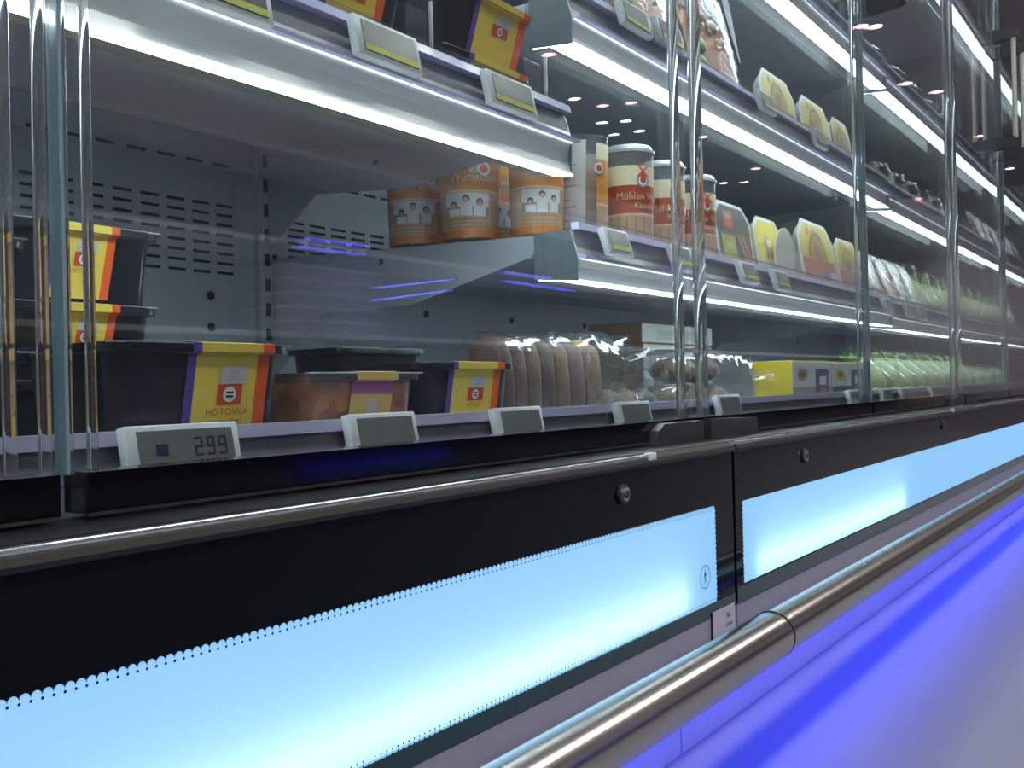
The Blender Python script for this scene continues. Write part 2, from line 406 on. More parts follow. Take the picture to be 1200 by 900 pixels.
    # handles hang on the outer pane: mounts touch the glass
# lit base panels -----------------------------------------------------
def diffuser_mat():
    m = bpy.data.materials.new('lit_diffuser'); m.use_nodes = True; nt = m.node_tree; nt.nodes.clear(); N = nt.nodes.new; L = nt.links.new
    o = N('ShaderNodeOutputMaterial'); e = N('ShaderNodeEmission'); e.inputs[0].default_value = (.30, .62, 1.0, 1); e.inputs[1].default_value = .93
    tr = N('ShaderNodeBsdfTranslucent'); tr.inputs[0].default_value = (.85, .95, 1, 1); a = N('ShaderNodeAddShader')
    L(e.outputs[0], a.inputs[0]); L(tr.outputs[0], a.inputs[1]); L(a.outputs[0], o.inputs[0]); return m
DIFF = diffuser_mat()
LEDT = emat('led_tube_glow', (.75, .95, 1.0), 3.6)
WBOX = mat('lightbox_grey', (.04, .045, .05), .8)
def base_panel(x0, x1, lx0, lx1, ztop, zbot, tubes, label, scallop, trims, locks):
    L0 = (x0, DP, .1695)
    t = thing('base_panel', label, 'illuminated panel', L0, group='lit black glass base panels')
    def bp(nm, b, **k): return b.build(nm, t, origin=L0, **k)
    z0, z1 = .1695, .3283; y0, y1 = DP, DP + .006
    b = MB()
    for lo, hi in (((x0, y0, ztop), (x1, y1, z1)), ((x0, y0, zbot), (lx0, y1, ztop)), ((lx1, y0, zbot), (x1, y1, ztop)), ((x0, y0, z0 + .0035), (x1, y1, zbot))):
        b.box(lo, hi, BLACKG)
    bp('black_glass', b)
    b = MB(); b.box((x0, y0 - .0003, z0), (x1, y1, z0 + .0035), TEAL); b.box((x0, y0 - .0006, z0 + .0035), (x1, y0 - .0001, zbot - .002), TEAL); o = bp('glass_edge', b); o['label'] = 'teal lower edge of the glass'
    b = MB(); yd = y0 - .0004
    p = .0050
    b.add([(lx0, yd, zbot), (lx1, yd, zbot), (lx1, yd, ztop), (lx0, yd, ztop)], [(0, 1, 2, 3)], DIFF)
    dots = MB()
    if scallop:
        n = int((lx1 - lx0)/p)
        for i in range(n):
            c = lx1 - p*(i + .5)
            for zz, sg in ((ztop, 1), (zbot, -1)):
                if scallop == 'side': continue
                b.add([(c + p*.5*math.cos(PI*k/6), yd, zz + sg*p*.55*math.sin(PI*k/6)) for k in range(7)], [list(range(7))], DIFF)
                dots.add([(c + p*.5 + .0008*math.cos(PI*k/3), yd - .0002, zz - sg*.0012 + .0008*math.sin(PI*k/3)) for k in range(6)], [list(range(6))], INK)
        for xx, sg in ((lx1, 1), (lx0, -1)):
            nz = int((ztop - zbot)/.0048)
            for i in range(nz):
                c = zbot + (ztop - zbot)*(i + .5)/nz
                b.add([(xx + sg*.002*math.sin(PI*k/4), yd, c + .0022*math.cos(PI*k/4)) for k in range(5)], [list(range(5))], DIFF)
    if dots.v: b.add(dots.v, dots.f, INK)
    bp('light_screen', b)
    b = MB(); yb = .448
    b.box((lx0 - .02, yb, zbot - .012), (lx1 + .02, yb + .003, ztop + .012), WBOX)
    b.box((lx0 - .02, y1 + .0005, zbot - .013), (lx1 + .02, yb, zbot - .010), WBOX); b.box((lx0 - .02, y1 + .0005, ztop + .010), (lx1 + .02, yb, ztop + .013), WBOX)
    bp('light_housing', b)
    for a, c in tubes:
        b = MB(); b.tube([(a, y0 + .019, zbot + .015), (c, y0 + .019, zbot + .015)], .0045, LEDT, 8); bp('led_tube', b)
    for a, c in trims:
        b = MB(); zc = H - .0622
        b.tube([(a, DP - .001, zc), (c, DP - .001, zc)], .0016, CHROME, 8)
        b.box((c - .001, DP - .0045, zc - .004), (c + .014, DP + .004, zc + .0025), WHITEP, .001)
        bp('bright_trim', b, smooth=True)
    b = MB(); b.prism([(DP - .003, H - .0645), (DP - .0045, H - .068), (DP - .003, H - .0710), (DP + .010, H - .0716), (DP + .010, H - .0600), (DP + .001, H - .0600)], x0, x1, TRIMG); bp('top_rail', b)
    for xx, zz in locks:
        b = MB()
        for r, d0, m in ((.0085, .003, BLACKP), (.006, .0045, CHROME), (.0035, .0055, BLACKP)):
            rings = [[(xx + r*math.cos(2*PI*k/16), DP - q, zz + r*math.sin(2*PI*k/16)) for k in range(16)] for q in (0, d0)]
            b.loft(rings, m)
        bp('lock', b)
    return t, L0
pt = P(838, 600, DP); pb = P(838, 705, DP)
zt1 = P(500, 689, DP).z; zb1 = P(700, 767, DP).z
TP1, LP1 = base_panel(-.431, .9655, -.40, P(838, 650, DP).x, zt1, zb1, [(-.38, .20), (.22, P(806, 700, DP).x)], 'black glass base panel with dotted border and walking figure emblem, lit pale blue', 'all', [(-.431, P(756, 532, DP).x)], [(P(729, 579, DP).x, P(729, 579, DP).z)])
zt2 = P(871, 586.7, DP).z; zb2 = P(871, 683.5, DP).z
TP2, LP2 = base_panel(.972, 3.768, P(871.5, 640, DP).x, 3.70, zt2, zb2, [(1.03, 1.68)], 'black glass base panel lit pale blue, right of the panel seam', 'side', [(P(853, 520, DP).x, 2.05), (2.27, 3.768)], [(P(942, 534, DP).x, P(942, 534, DP).z), (P(1104, 498, DP).x, P(1104, 498, DP).z)])
base_panel(3.772, 6.568, 3.81, 6.5, zt2, zb2, [], 'black glass base panel at the far end of the row', '', [(3.78, 6.56)], [])
# emblem on the first lit panel
b = MB(); pc = P(825.5, 676, DP); mf = lambda u, v: (pc.x + u, DP - .0009, pc.z + v)
INKB = mat('emblem_ink', (.05, .07, .12), .5); 
put_disc(b, 0, 0, .0125, .0115, INKB, mf, 28, inner=.93); put_disc(b, 0, 0, .0098, .009, mat('emblem_ring', (.35, .5, .65), .5), mf, 28, inner=.95)
put_disc(b, .0003, .0052, .0012, .0012, INKB, mf, 10)
b.fan([mf(-.0012, .0038), mf(-.0016, -.0005), mf(.0006, -.0008), mf(.0014, .0035)], INKB)
b.fan([mf(-.0016, -.0005), mf(-.0030, -.0062), mf(-.0018, -.0062), mf(-.0002, -.0008)], INKB)
b.fan([mf(-.0004, -.0008), mf(.0018, -.0062), mf(.0029, -.0058), mf(.0008, -.0008)], INKB)
b.fan([mf(-.0012, .0036), mf(-.0036, .0008), mf(-.0030, .0002), mf(-.0010, .0022)], INKB)
b.fan([mf(.0012, .0034), mf(.0036, .0012), mf(.0031, .0004), mf(.0010, .0022)], INKB)
b.build('emblem', TP1, origin=LP1)
# pale lower fascia, label plate, blue lamp, kick seam
for (x0, x1, lab) in ((-.431, .968, 'pale grey lower fascia under the dotted lit panel'), (.9715, 3.768, 'pale grey lower fascia right of the seam'), (3.772, 6.568, 'pale grey lower fascia at the far end')):
    b = MB(); b.prism([(.4035, .1685), (.4035, .122), (.409, .116), (.468, .116), (.468, .120), (.412, .120), (.412, .1685)], x0, x1, PANEL); tag(b.build('lower_fascia', origin=(x0, .40, .116)), lab, 'panel', 'pale lower fascia strips')
a = P(835, 722, .402); c = P(861, 722, .402); zt = P(848, 712, .402).z; zb = P(848, 745, .402).z
L0 = (a.x, .402, zb); t = thing('label_plate', 'small pale metal label plate on the lower fascia beside the panel seam', 'label', L0)
b = MB(); b.box((a.x, .4018, zb), (c.x, .4032, zt), mat('plate', (.52, .5, .58), .3), .0004); b.build('plate', t, origin=L0)
b = MB(); b.box((a.x - .0016, .4015, zb - .001), (a.x - .0002, .4032, zt + .001), INK); b.build('edge_strip', t, origin=L0)
b = MB(); mf = lambda u, v: (c.x - .017 + u, .4014, (zt + zb)/2 + v)
put_text(b, 'No', .008, INK, mf, 0, .005); put_text(b, 'Linea', .008, INK, mf, .001, -.004); b.build('lettering', t, origin=L0)
BLUE = emat('blue_led', (.03, .055, 1.0), 28.0)
BLUE2 = emat('blue_led_far', (.025, .035, 1.0), 3.0)
for k, (x0, x1) in enumerate(((-.42, .96), (.975, 2.36), (2.375, 3.76), (3.775, 6.56))):
    b = MB(); b.box((x0, .425, .1095), (x1, .440, .1158), BLUE); 
    tag(b.build('blue_light_strip', origin=(x0, .43, .11)), ['blue light strip under the fascia, nearest length', 'blue light strip under the fascia, second length', 'blue light strip under the fascia, third length', 'blue light strip under the fascia, far length'][k], 'light strip', 'blue light strips under the fascia')

# bumper rail ----------------------------------------------------------
YR, ZR, RR = .325, H - .2290, .0206
xs = SX(905, YR, 740)
L0 = (xs, YR, ZR)
t = thing('bumper_rail', 'brushed steel bumper rail running along the foot of the chillers', 'rail', L0)
b = MB(); b.tube([(-.40, YR, ZR - .0004), (xs - .0012, YR, ZR - .0004)], .0212, STEEL, 40); b.build('rail_tube', t, smooth=True, origin=L0)
b = MB(); b.tube([(xs + .0012, YR, ZR), (6.55, YR, ZR)], RR*.985, STEEL, 36); b.build('rail_tube', t, smooth=True, origin=L0)
b = MB(); b.tube([(xs - .0009, YR, ZR), (xs + .0009, YR, ZR)], .0217, BLACKP, 36); b.build('joint_seam', t, smooth=True, origin=L0)
for xx in (-.3, 4.1, 6.2):
    b = MB(); b.tube([(xx, YR, ZR - .012), (xx, YR, .06), (xx, YR + .03, .03), (xx, .468, .03)], .011, STEEL, 14); b.build('rail_post', t, smooth=True, origin=L0)

# ================================================================== PRODUCTS
def lerp(a, b, t): return a + (b - a)*t
# ---- price tags
def price_tag(px, py, d, label, w=.080, h=.034, tilt=15, digits=None, yellow=True):
    """px,py: photo position of the middle of the tag; leans back by tilt"""
    c = P(px, py, d)
    t = thing('price_tag', label, 'price tag', c, (math.radians(-tilt), 0, 0), group='electronic price tags')
    b = MB(); b.box((-w/2, -.0045, -h/2), (w/2, .0045, h/2), WHITEP, .0015); b.build('housing', t, smooth=True)
    b = MB(); b.box((-w/2 + .008, -.0054, -h/2 + .0045), (w/2 - .006, -.0044, h/2 - .004), LCD); b.build('screen', t)
    mf = lambda u, v: (u, -.0058, v)
    if yellow:
        b = MB(); put_rect(b, -w/2 + .008, -h/2 + .0045, w/2 - .006, -h/2 + .0105, TAGYEL, mf, 1); b.build('yellow_strip', t)
    if digits:
        b = MB(); seg = {'2': 'abged', '9': 'abcdfg', ',': ''}
        u = w*.5 - .0375; dw, dh, q = .0064, .0125, .0016
        for ch in digits:
            x0, z0 = u, -.0050
            for s_ in seg[ch]:
                r = {'a': (0, dh-q, dw, dh), 'g': (0, dh/2-q/2, dw, dh/2+q/2), 'd': (0, 0, dw, q), 'b': (dw-q, dh/2, dw, dh), 'c': (dw-q, 0, dw, dh/2), 'f': (0, dh/2, q, dh), 'e': (0, 0, q, dh/2)}[s_]
                put_rect(b, x0 + r[0], z0 + r[1], x0 + r[2], z0 + r[3], LCDINK, mf, 1)
            u += dw + .0030
        b.build('digits', t)
        b = MB(); put_rect(b, -w*.27, -.003, -w*.17, .004, LCDINK, mf, 1); b.build('screen_mark', t)
    return t
# deck tags
DT = .5395
price_tag(214, 528, DT, 'electronic price tag showing 299 below the large black tub', .086, .034, 12, '299', False)
price_tag(448, 509, DT, 'electronic price tag below the salad tub', .078, .034, 12, None, False)
price_tag(607, 498, DT, 'electronic price tag left of the crinkled bag, on the deck rail', .078, .034, 12, None, False)
price_tag(742, 488, DT, 'electronic price tag just left of the double glass posts on the deck rail', .078, .034, 12, None, False)
price_tag(853, 477, DT, 'electronic price tag just right of the double glass posts on the deck rail', .078, .034, 12, None, False)
price_tag(1000, 466, DT, 'small price tag under the white and yellow boxes on the deck rail', .07, .03, 12, None, False)
for x_, l_ in ((1038, 'price tag under the lower lettuce bags, nearest the glass post'), (1060, 'price tag under the lower lettuce bags, second from the glass post'), (1094, 'price tag under the lower lettuce bags, farthest from the camera')):
    price_tag(x_, P(0,0,1).z and 466 - (x_-1000)*.06, DT, l_, .07, .03, 12, None, False)
# shelf tags
d1 = .574
price_tag(452, 55, d1, 'price tag with yellow foot, left of two on the shelf above the black trays', .082, .036, 12)
price_tag(597, 112, d1, 'price tag with yellow foot, under the black tub with the tilted yellow sleeve', .082, .036, 12)
price_tag(262, -12, d1, 'price tag cut by the top edge of the picture, on the shelf at left', .082, .036, 12)
price_tag(722, 285, d1, 'price tag with yellow foot at the left end of the sausage cup shelf', .060, .034, 18)
price_tag(798, 303, d1, 'price tag behind the double glass posts on the sausage cup shelf', .060, .034, 18)
price_tag(876, 320, d1, 'price tag under the green pack with cut corners', .066, .034, 18)
price_tag(914, 329, d1, 'price tag under the pale yellow packs, right of the green pack', .066, .034, 18)
price_tag(1040, 358, d1, 'price tag under the salami packs, nearest the glass post', .066, .034, 18)
price_tag(1065, 364, d1, 'price tag under the salami packs, middle one', .066, .034, 18)
price_tag(1080, 367, d1, 'price tag under the salami packs, farthest one', .066, .034, 18)
price_tag(742, 22, d1, 'price tag on the upper shelf left of the double glass posts', .076, .036, 14)
price_tag(783, 42, d1, 'price tag on the upper shelf touching the double glass posts', .076, .036, 14)
price_tag(897, 121, d1, 'price tag below the first yellow pack of the upper shelf', .066, .034, 14)
price_tag(960, 163, d1, 'price tag below the second yellow pack of the upper shelf', .066, .034, 14)

# ---- black food tubs
def tub(name, label, x0, x1, y0, depth, zb, zt, sleeve, text=None, kind='black', rot=(0, 0, 0), group='black ready meal tubs', taper=.085, film=True):
    W, D, Hh = x1 - x0, depth, zt - zb
    t = thing(name, label, 'food tub', ((x0+x1)/2, y0 + D/2, zb), rot, group)
    tm = {'black': TUBB, 'clear': CLEARP}[kind]
    b = MB(); ins = taper*2*Hh
    lv = [(0, 1.0, .012), (.004, .92, .016), (Hh*.6, .42, .016), (Hh - .007, .16, .016), (Hh - .006, 0, .018), (Hh - .0015, -.0, .018), (Hh, .03, .018)]
    rings = [rrect(0, 0, W - .010 - ins*k if k > 0.1 else W - ins*k*.5, D - .010 - ins*k if k > 0.1 else D - ins*k*.5, r, z) for z, k, r in lv]
    b.loft(rings, tm, cap1=False); b.build('tray', t, smooth=True)
    b = MB(); b.loft([rrect(0, 0, W - .004, D - .004, .017, Hh - .0008), rrect(0, 0, W - .004, D - .004, .017, Hh + .0004)], FILM if kind == 'black' else CLEARP); 
    b.box((-W/2 + .004, -D/2 + .0005, Hh - .0004), (W/2 - .004, -D/2 + .005, Hh + .0008), mat('film_edge', (.35, .37, .42), .2, coat=.5) if kind == 'black' else WHITEP)
    b.build('film_lid', t)
    if kind == 'clear':
        cm = salad_mat(); b = MB(); hs = Hh - .008
        rings = [rrect(0, 0, W - .014 - ins*k, D - .014 - ins*k, .014, z) for z, k in ((.003, 1.0), (hs*.35, .62), (hs*.7, .36), (hs, .2))]
        b.loft(rings, cm); o = b.build('salad', t, smooth=True); o['label'] = 'orange and red chopped salad'
    if sleeve:
        a, c = sleeve[0] - (x0+x1)/2, sleeve[1] - (x0+x1)/2
        ws = c - a
        # front path (v 0..1 from the foot to the rim)
        fy0 = -(D - .010 - ins*.98)/2 - .0012; fy1 = -(D - .010 - ins*.16)/2 - .0012; zr = Hh - .0075
        path = [(fy0, .003), (lerp(fy0, fy1, .5), lerp(.003, zr, .5)), (fy1, zr), (-D/2 - .0012, Hh - .0055), (-D/2 - .001, Hh + .0008), (-D/2 + .004, Hh + .0016), (D/2 - .004, Hh + .0016), (D/2 + .001, Hh + .0008), (D/2 + .0012, Hh - .0055), (-fy1, zr), (-fy0, .003)]
        b = MB()
        cols = sleeve[2]
        for f0, f1, m in cols:
            xa, xb = a + ws*f0, a + ws*f1
            sk = lambda i: -.007*(1 - min(i, 2)/2) if i <= 2 else 0
            for i in range(len(path) - 1):
                (ya, za), (yb, zb_) = path[i], path[i+1]
                k0, k1 = sk(i), sk(i+1); b.add([(xa + k0, ya, za), (xb + k0, ya, za), (xb + k1, yb, zb_), (xa + k1, yb, zb_)], [(0, 1, 2, 3)], m)
        so = b.build('sleeve', t)
        so['label'] = 'printed card sleeve'
        def mf(u, v):  # u metres along x from the sleeve's left, v metres up the front from the foot
            k = v/zr; return (a + u - .007*(1 - k), lerp(fy0, fy1, (v - .003)/(zr - .003)) - .0006, v)
        def mf2(u, v):
            p = mf(u, v); return (p[0], p[1] - .0003, p[2])
        def mf3(u, v):
            p = mf(u, v); return (p[0], p[1] - .0006, p[2])
        if kind == 'black':
            b = MB(); put_rect(b, ws*.40, Hh*.655, ws*.72, Hh*.81, LGREY, mf, 1); put_text(b, 'bez', Hh*.06, mat('ink_grey', (.3, .3, .31), .5), mf2, ws*.56, Hh*.765); put_text(b, 'GMO', Hh*.07, MATS['ink_grey'], mf2, ws*.56, Hh*.70); b.build('info_patch', so)
            b = MB(); put_rect(b, ws*.38, Hh*.47, ws*.68, Hh*.65, REDB, mf, 1); put_disc(b, ws*.525, Hh*.56, Hh*.070, Hh*.070, WHT, mf2, 20)
            put_rect(b, ws*.525 - Hh*.04, Hh*.568, ws*.525 + Hh*.04, Hh*.588, INK, mf3, 1); put_rect(b, ws*.525 - Hh*.04, Hh*.532, ws*.525 + Hh*.04, Hh*.552, INK, mf3, 1); b.build('emblem', so)
            if text:
                b = MB()
                for k, s_ in enumerate(text): put_text(b, s_, Hh*.095, INKO, mf, ws*.52, Hh*(.405 - .105*k), 1.0)
                b.build('lettering', so)
        else:
            b = MB(); put_rect(b, ws*.38, Hh*.42, ws*.64, Hh*.64, LGREY, mf, 1); b.build('info_patch', so)
            b = MB(); put_rect(b, ws*.36, Hh*.20, ws*.64, Hh*.41, REDB, mf, 1); put_disc(b, ws*.5, Hh*.305, Hh*.075, Hh*.075, WHT, mf2, 18); put_disc(b, ws*.5, Hh*.305, Hh*.03, Hh*.03, INK, mf3, 10); b.build('emblem', so)
            b = MB(); put_rect(b, 0, Hh*.72, ws, zr, mat('sleeve_mauve', (.42, .13, .36), .45), mf, 1); b.build('mauve_header', so)
    return t
def salad_mat():
    if 'salad' in MATS: return MATS['salad']
    m = bpy.data.materials.new('salad'); m.use_nodes = True; nt = m.node_tree; b = nt.nodes['Principled BSDF']; b.inputs['Roughness'].default_value = .3
    tc = nt.nodes.new('ShaderNodeTexCoord'); vo = nt.nodes.new('ShaderNodeTexVoronoi'); vo.inputs['Scale'].default_value = 75
    nz = nt.nodes.new('ShaderNodeTexNoise'); nz.inputs['Scale'].default_value = 60
    mp = nt.nodes.new('ShaderNodeVectorMath'); mp.operation = 'ADD'
    cr = nt.nodes.new('ShaderNodeValToRGB'); e = cr.color_ramp.elements
    e[0].position = 0; e[0].color = (.16, .04, .03, 1); e[1].position = 1; e[1].color = (.75, .38, .06, 1)
    for p_, c_ in ((.25, (.45, .12, .03, 1)), (.5, (.62, .24, .05, 1)), (.72, (.42, .16, .11, 1))): x = e.new(p_); x.color = c_
    nt.links.new(tc.outputs['Object'], vo.inputs['Vector']); nt.links.new(vo.outputs['Color'], cr.inputs[0]); nt.links.new(cr.outputs[0], b.inputs['Base Color'])
    bpn = nt.nodes.new('ShaderNodeBump'); bpn.inputs['Strength'].default_value = .6; bpn.inputs['Distance'].default_value = .003
    nt.links.new(vo.outputs['Distance'], bpn.inputs['Height']); nt.links.new(bpn.outputs[0], b.inputs['Normal'])
    MATS['salad'] = m; return m
SC = [(0, .10, PUR), (.10, .85, YEL), (.85, 1, ORG)]
SC2 = [(0, .09, PUR), (.09, .86, YEL), (.86, 1, ORG)]
SAL = mat('sleeve_sand', (.70, .48, .16), .45)
zB = ZD + .0005
d = .566
x0 = SX(122, d); x1 = SX(347, d)
T = tub('meal_tub', 'largest black tub in front, yellow sleeve, above the tag reading 299', x0, x1, d, .118, zB, P(280, 404, d).z, (SX(226, d, 405), SX(321, d, 408), SC), ['HOTOVKA', 'HOVEZI'])
d4 = .590
zt4 = P(30, 413, d4).z; hA = zt4 - zB
tub('meal_tub', 'black tub at the very left, lower of its stack of two', .165, .331, d4, .105, zB, zt4, (.222, .306, SC), None)
tub('meal_tub', 'black tub at the very left, upper of its stack of two', .160, .329, d4 + .002, .102, zt4 + .002, zt4 + .002 + .068, (.215, .300, SC), None)
# stack behind the large tub
d3 = .722; z_t = P(190, 275, d3).z; z_m = P(188, 359, d3).z; hh = z_t - z_m
xr = SX(194, d3, 290); xl = xr - .175
sl = (SX(66, d3, 300), SX(139, d3, 300), SC2)
zz = zB; n3 = 3
z_low = z_m - (z_m - zB)/2
tub('meal_tub', 'black tub behind the large tub, bottom of its stack', xl, xr - .004, d3, .125, zB, z_low - .002, sl, None)
tub('meal_tub', 'black tub behind the large tub, middle of its stack with red edged yellow sleeve', xl + .002, xr - .003, d3, .125, z_low, z_m - .002, sl, ['HOVEZI'])
tub('meal_tub', 'black tub with yellow sleeve on top of the stack behind the large tub', xl, xr, d3, .125, z_m, z_t, (sl[0], SX(141, d3, 300), SC2), ['HOVEZI'])
# tubs in the middle
d = .572
tub('salad_tub', 'clear tub of orange salad with mauve and sand coloured sleeve', .533, SX(499, d), d, .11, zB, P(420, 437, d).z, (SX(418, d, 440), SX(466, d, 440), [(0, 1, SAL)]), None, 'clear', group='salad tub')
d = .600
tub('meal_tub', 'black tub with yellow sleeve between the salad tub and the bread bag', .706, .866, d, .11, zB, P(540, 425, d).z, (SX(531, d, 430), SX(591, d, 430), SC2), ['HOVEZI'])
d = .80
tub('meal_tub', 'black tub in the dim back row behind the salad tub', .80, .955, d, .10, zB, P(430, 408, d).z, None)
# upper shelf at left
zs, tl = SH['A1']
def zsurf(y, key): 
    z0, tt = SH[key]; return z0 + max(0, (y - .588))*tt + .0008
ra = math.atan(SH['A1'][1])
d = .612
tub('meal_tub', 'black tub with tilted yellow sleeve at the right end of the upper left shelf', .757, .922, d, .11, zsurf(d, 'A1') + .038, zsurf(d, 'A1') + .104, (SX(557, d, 20), SX(615, d, 40), SC2), None, rot=(ra, 0, 0))
tub('meal_tub', 'black tub underneath the upper tub with the tilted yellow sleeve at the picture top', .759, .923, d, .11, zsurf(d, 'A1') + .002, zsurf(d, 'A1') + .036, (SX(545, d, 20), SX(612, d, 40), SC2), None, rot=(ra, 0, 0))
tub('meal_tub', 'black tub left of the clear divider, its yellow sleeve cut by the picture edge', .545, .715, d, .11, zsurf(d, 'A1') + .002, zsurf(d, 'A1') + .085, (SX(385, d, 5), SX(455, d, 20), SC2), None, rot=(ra, 0, 0))
tub('meal_tub', 'black tub at the upper left, mostly above the picture edge', .36, .53, d, .11, zsurf(d, 'A1') + .002, zsurf(d, 'A1') + .085, (.40, .47, SC2), None, rot=(ra, 0, 0))
for x_, l_ in ((.737, 'clear plastic divider between two black tubs on the upper left shelf'), (.940, 'clear plastic divider at the right end of the upper left shelf')):
    b = MB(); y_ = .603; z_ = zsurf(y_, 'A1')
    b.box((x_ - .0012, y_, z_ + .001), (x_ + .0012, y_ + .004, z_ + .062), WHITEP, .0005)
    b.box((x_ - .0008, y_ + .004, z_ + .004), (x_ + .0008, y_ + .12, z_ + .070), CLEARP)
    b.box((x_ - .016, y_ + .02, z_ + .018*0 + .0035), (x_ + .016, y_ + .021, z_ + .06), CLEARP)
    tag(b.build('shelf_divider', origin=(x_, y_, z_)), l_, 'divider')

# ---- sausage cups
CUPCL = mat('cup_plastic', (.62, .60, .55), .15, coat=.6)
CLEARCUP = sheet('cup_clear', (.86, .86, .86), 1.3, haze=.10)
ORL = mat('cup_orange', (.66, .27, .035), .4); ORD_ = mat('cup_orange_deep', (.52, .17, .02), .4)
RBL = mat('cup_red', (.40, .065, .02), .4); CRE = mat('cup_cream', (.70, .62, .42), .45); GOLD = mat('cup_gold', (.75, .55, .28), .35)
SAUS = mat('sausage_print', (.55, .36, .22), .5, var=.25, scale=25); SAUS2 = mat('sausage_print_dark', (.36, .21, .12), .5)
SKY = mat('photo_sky', (.62, .64, .66), .5); GRN = mat('photo_green', (.23, .27, .12), .5); SKIN = mat('photo_skin', (.52, .33, .25), .5); HAIR = mat('photo_hair', (.06, .04, .03), .5); SHIRT = mat('photo_shirt', (.62, .62, .66), .5); WOOD = mat('photo_wood', (.40, .24, .12), .5, var=.2)
BADGE = mat('badge_grey', (.28, .31, .31), .4)
def cup(label, x, y, z, style, r=.0405, h=.142, ang=0.0, lid=True, grp='sausage cups'):
    t = thing('sausage_cup', label, 'sausage cup', (x, y, z), group=grp)
    rb = r*.88
    rad = lambda zz: lerp(rb, r, zz/h)
    b = MB(); b.lathe([(rb*.9, 0), (rb, .003), (rad(h*.9), h*.9), (r, h*.93), (r*1.03, h*.935), (r*1.03, h*.95)], (0, 0, 0), CLEARCUP, 32, cap1=False); b.build('cup', t, smooth=True)
    def band(z0, z1, m, off=.0006, a0=0, a1=2*PI, n=32):
        pr = []
        for i in range(n):
            a = a0 + (a1-a0)*i/n; c = a0 + (a1-a0)*(i+1)/n
            for (aa, zz_) in ((a, z0), (c, z0), (c, z1), (a, z1)): pass
            lb.add([((rad(zz_) + off)*math.cos(aa), (rad(zz_) + off)*math.sin(aa), zz_) for aa, zz_ in ((a, z0), (c, z0), (c, z1), (a, z1))], [(0, 1, 2, 3)], m)
    lb = MB()
    mfo = lambda off: (lambda u, v: ((rad(v) + off)*math.cos(-PI/2 + ang + u/rad(v)), (rad(v) + off)*math.sin(-PI/2 + ang + u/rad(v)), v))
    m1, m2, m3, m4 = mfo(.0010), mfo(.0014), mfo(.0018), mfo(.0022)
    if style == 'orange':
        band(.004, h*.10, ORD_); band(h*.10, h*.43, SAUS); band(h*.43, h*.445, GOLD, .0008); band(h*.445, h*.90, ORL); lab = 'orange paper label with family photo'
    elif style == 'red':
        band(.004, h*.34, SAUS); band(h*.34, h*.36, GOLD, .0008); band(h*.36, h*.62, RBL); band(h*.62, h*.80, CRE); lab = 'red-brown and cream label'
    else:
        band(.004, h*.34, SAUS, a0=-2.0, a1=1.2, n=18); band(h*.34, h*.36, GOLD, .0008, -2.0, 1.2, 18); band(h*.36, h*.74, ORL, .0006, -2.0, 1.2, 18); band(h*.74, h*.88, CRE, .0006, -2.0, 1.2, 18); lab = 'label half wrapped round'
    o = lb.build('label', t, smooth=True); o['label'] = lab
    b = MB(); rr = r*1.04
    if style == 'orange':
        # photo of three people over a plank fence
        w = r*1.15
        for sgn in (-1.25, 0, 1.25) if False else (0,):
            u0 = -w*.75
            put_rect(b, u0, h*.215, u0 + w*1.25, h*.42, SKY, m1, 8); put_rect(b, u0, h*.215, u0 + w*1.25, h*.30, GRN, m2, 8)
            for k in range(3): put_rect(b, u0, h*(.105 + .036*k), u0 + w*1.25, h*(.131 + .036*k), WOOD, m1, 8)
            for uu, hh_, hc in ((.28, .31, HAIR), (.62, .365, SKIN), (.98, .335, HAIR)):
                put_rect(b, u0 + w*(uu - .16), h*.215, u0 + w*(uu + .16), h*(hh_ - .03), SHIRT, m3, 3)
                put_disc(b, u0 + w*uu, h*hh_ + h*.004, w*.095, w*.105, HAIR, m3, 14); put_disc(b, u0 + w*uu, h*hh_ - h*.008, w*.065, w*.080, SKIN, m4, 12)
            put_rect(b, u0 + w*1.3, h*.11, u0 + w*1.75, h*.42, SAUS2, m1, 4)
        b.build('photo_print', t)
        b = MB(); put_text(b, 'Mühlen', r*.40, CRE, m2, -r*.25, h*.63); put_text(b, 'Würstchen', r*.36, CRE, m2, r*.15, h*.56); put_text(b, 'Geflügel', r*.30, INKO, m2, r*.45, h*.49); b.build('lettering', t)
    elif style == 'red':
        for k in range(-5, 6): put_rect(b, k*r*.34 - r*.03, .006, k*r*.34 + r*.03, h*.33, SAUS2, m1, 1)
        put_rect(b, r*.50, h*.10, r*.85, h*.27, SKY, m2, 3); put_disc(b, r*.68, h*.18, r*.1, r*.1, SKIN, m3, 10)
        b.build('photo_print', t)
        b = MB(); put_text(b, 'Mühlen Würstchen', r*.40, CRE, m2, 0, h*.515, .92); put_text(b, 'Klassik', r*.30, CRE, m2, -r*.35, h*.43); b.build('lettering', t)
    else:
        a0 = ang; b2 = MB(); mm = mfo(.0012)
        put_rect(b, -r*2.6, .006, -r*.9, h*.90, LGREY, m1, 10); b.build('info_label', t)
        b = MB()
        for k in range(12): put_rect(b, -r*2.4, h*(.14 + .06*k), -r*(1.2 + .25*((k*7) % 3)), h*(.152 + .06*k) + (.003 if k == 8 else 0), mat('ink_grey2', (.22, .22, .26), .5) if k != 8 else PUR, m2, 6)
        b.build('small_print', t)
    # badge with a red windmill
    b = MB(); bu, bv = (r*.42, h*.635) if style == 'orange' else (-r*.42, h*.66); br = r*(.30 if style == 'orange' else .26)
    put_disc(b, bu, bv, br, br, BADGE, m2, 20); put_disc(b, bu, bv, br*.72, br*.72, WHT, m3, 18); put_disc(b, bu, bv, br*.5, br*.5, REDB if style != 'orange' else ORG, m4, 6)
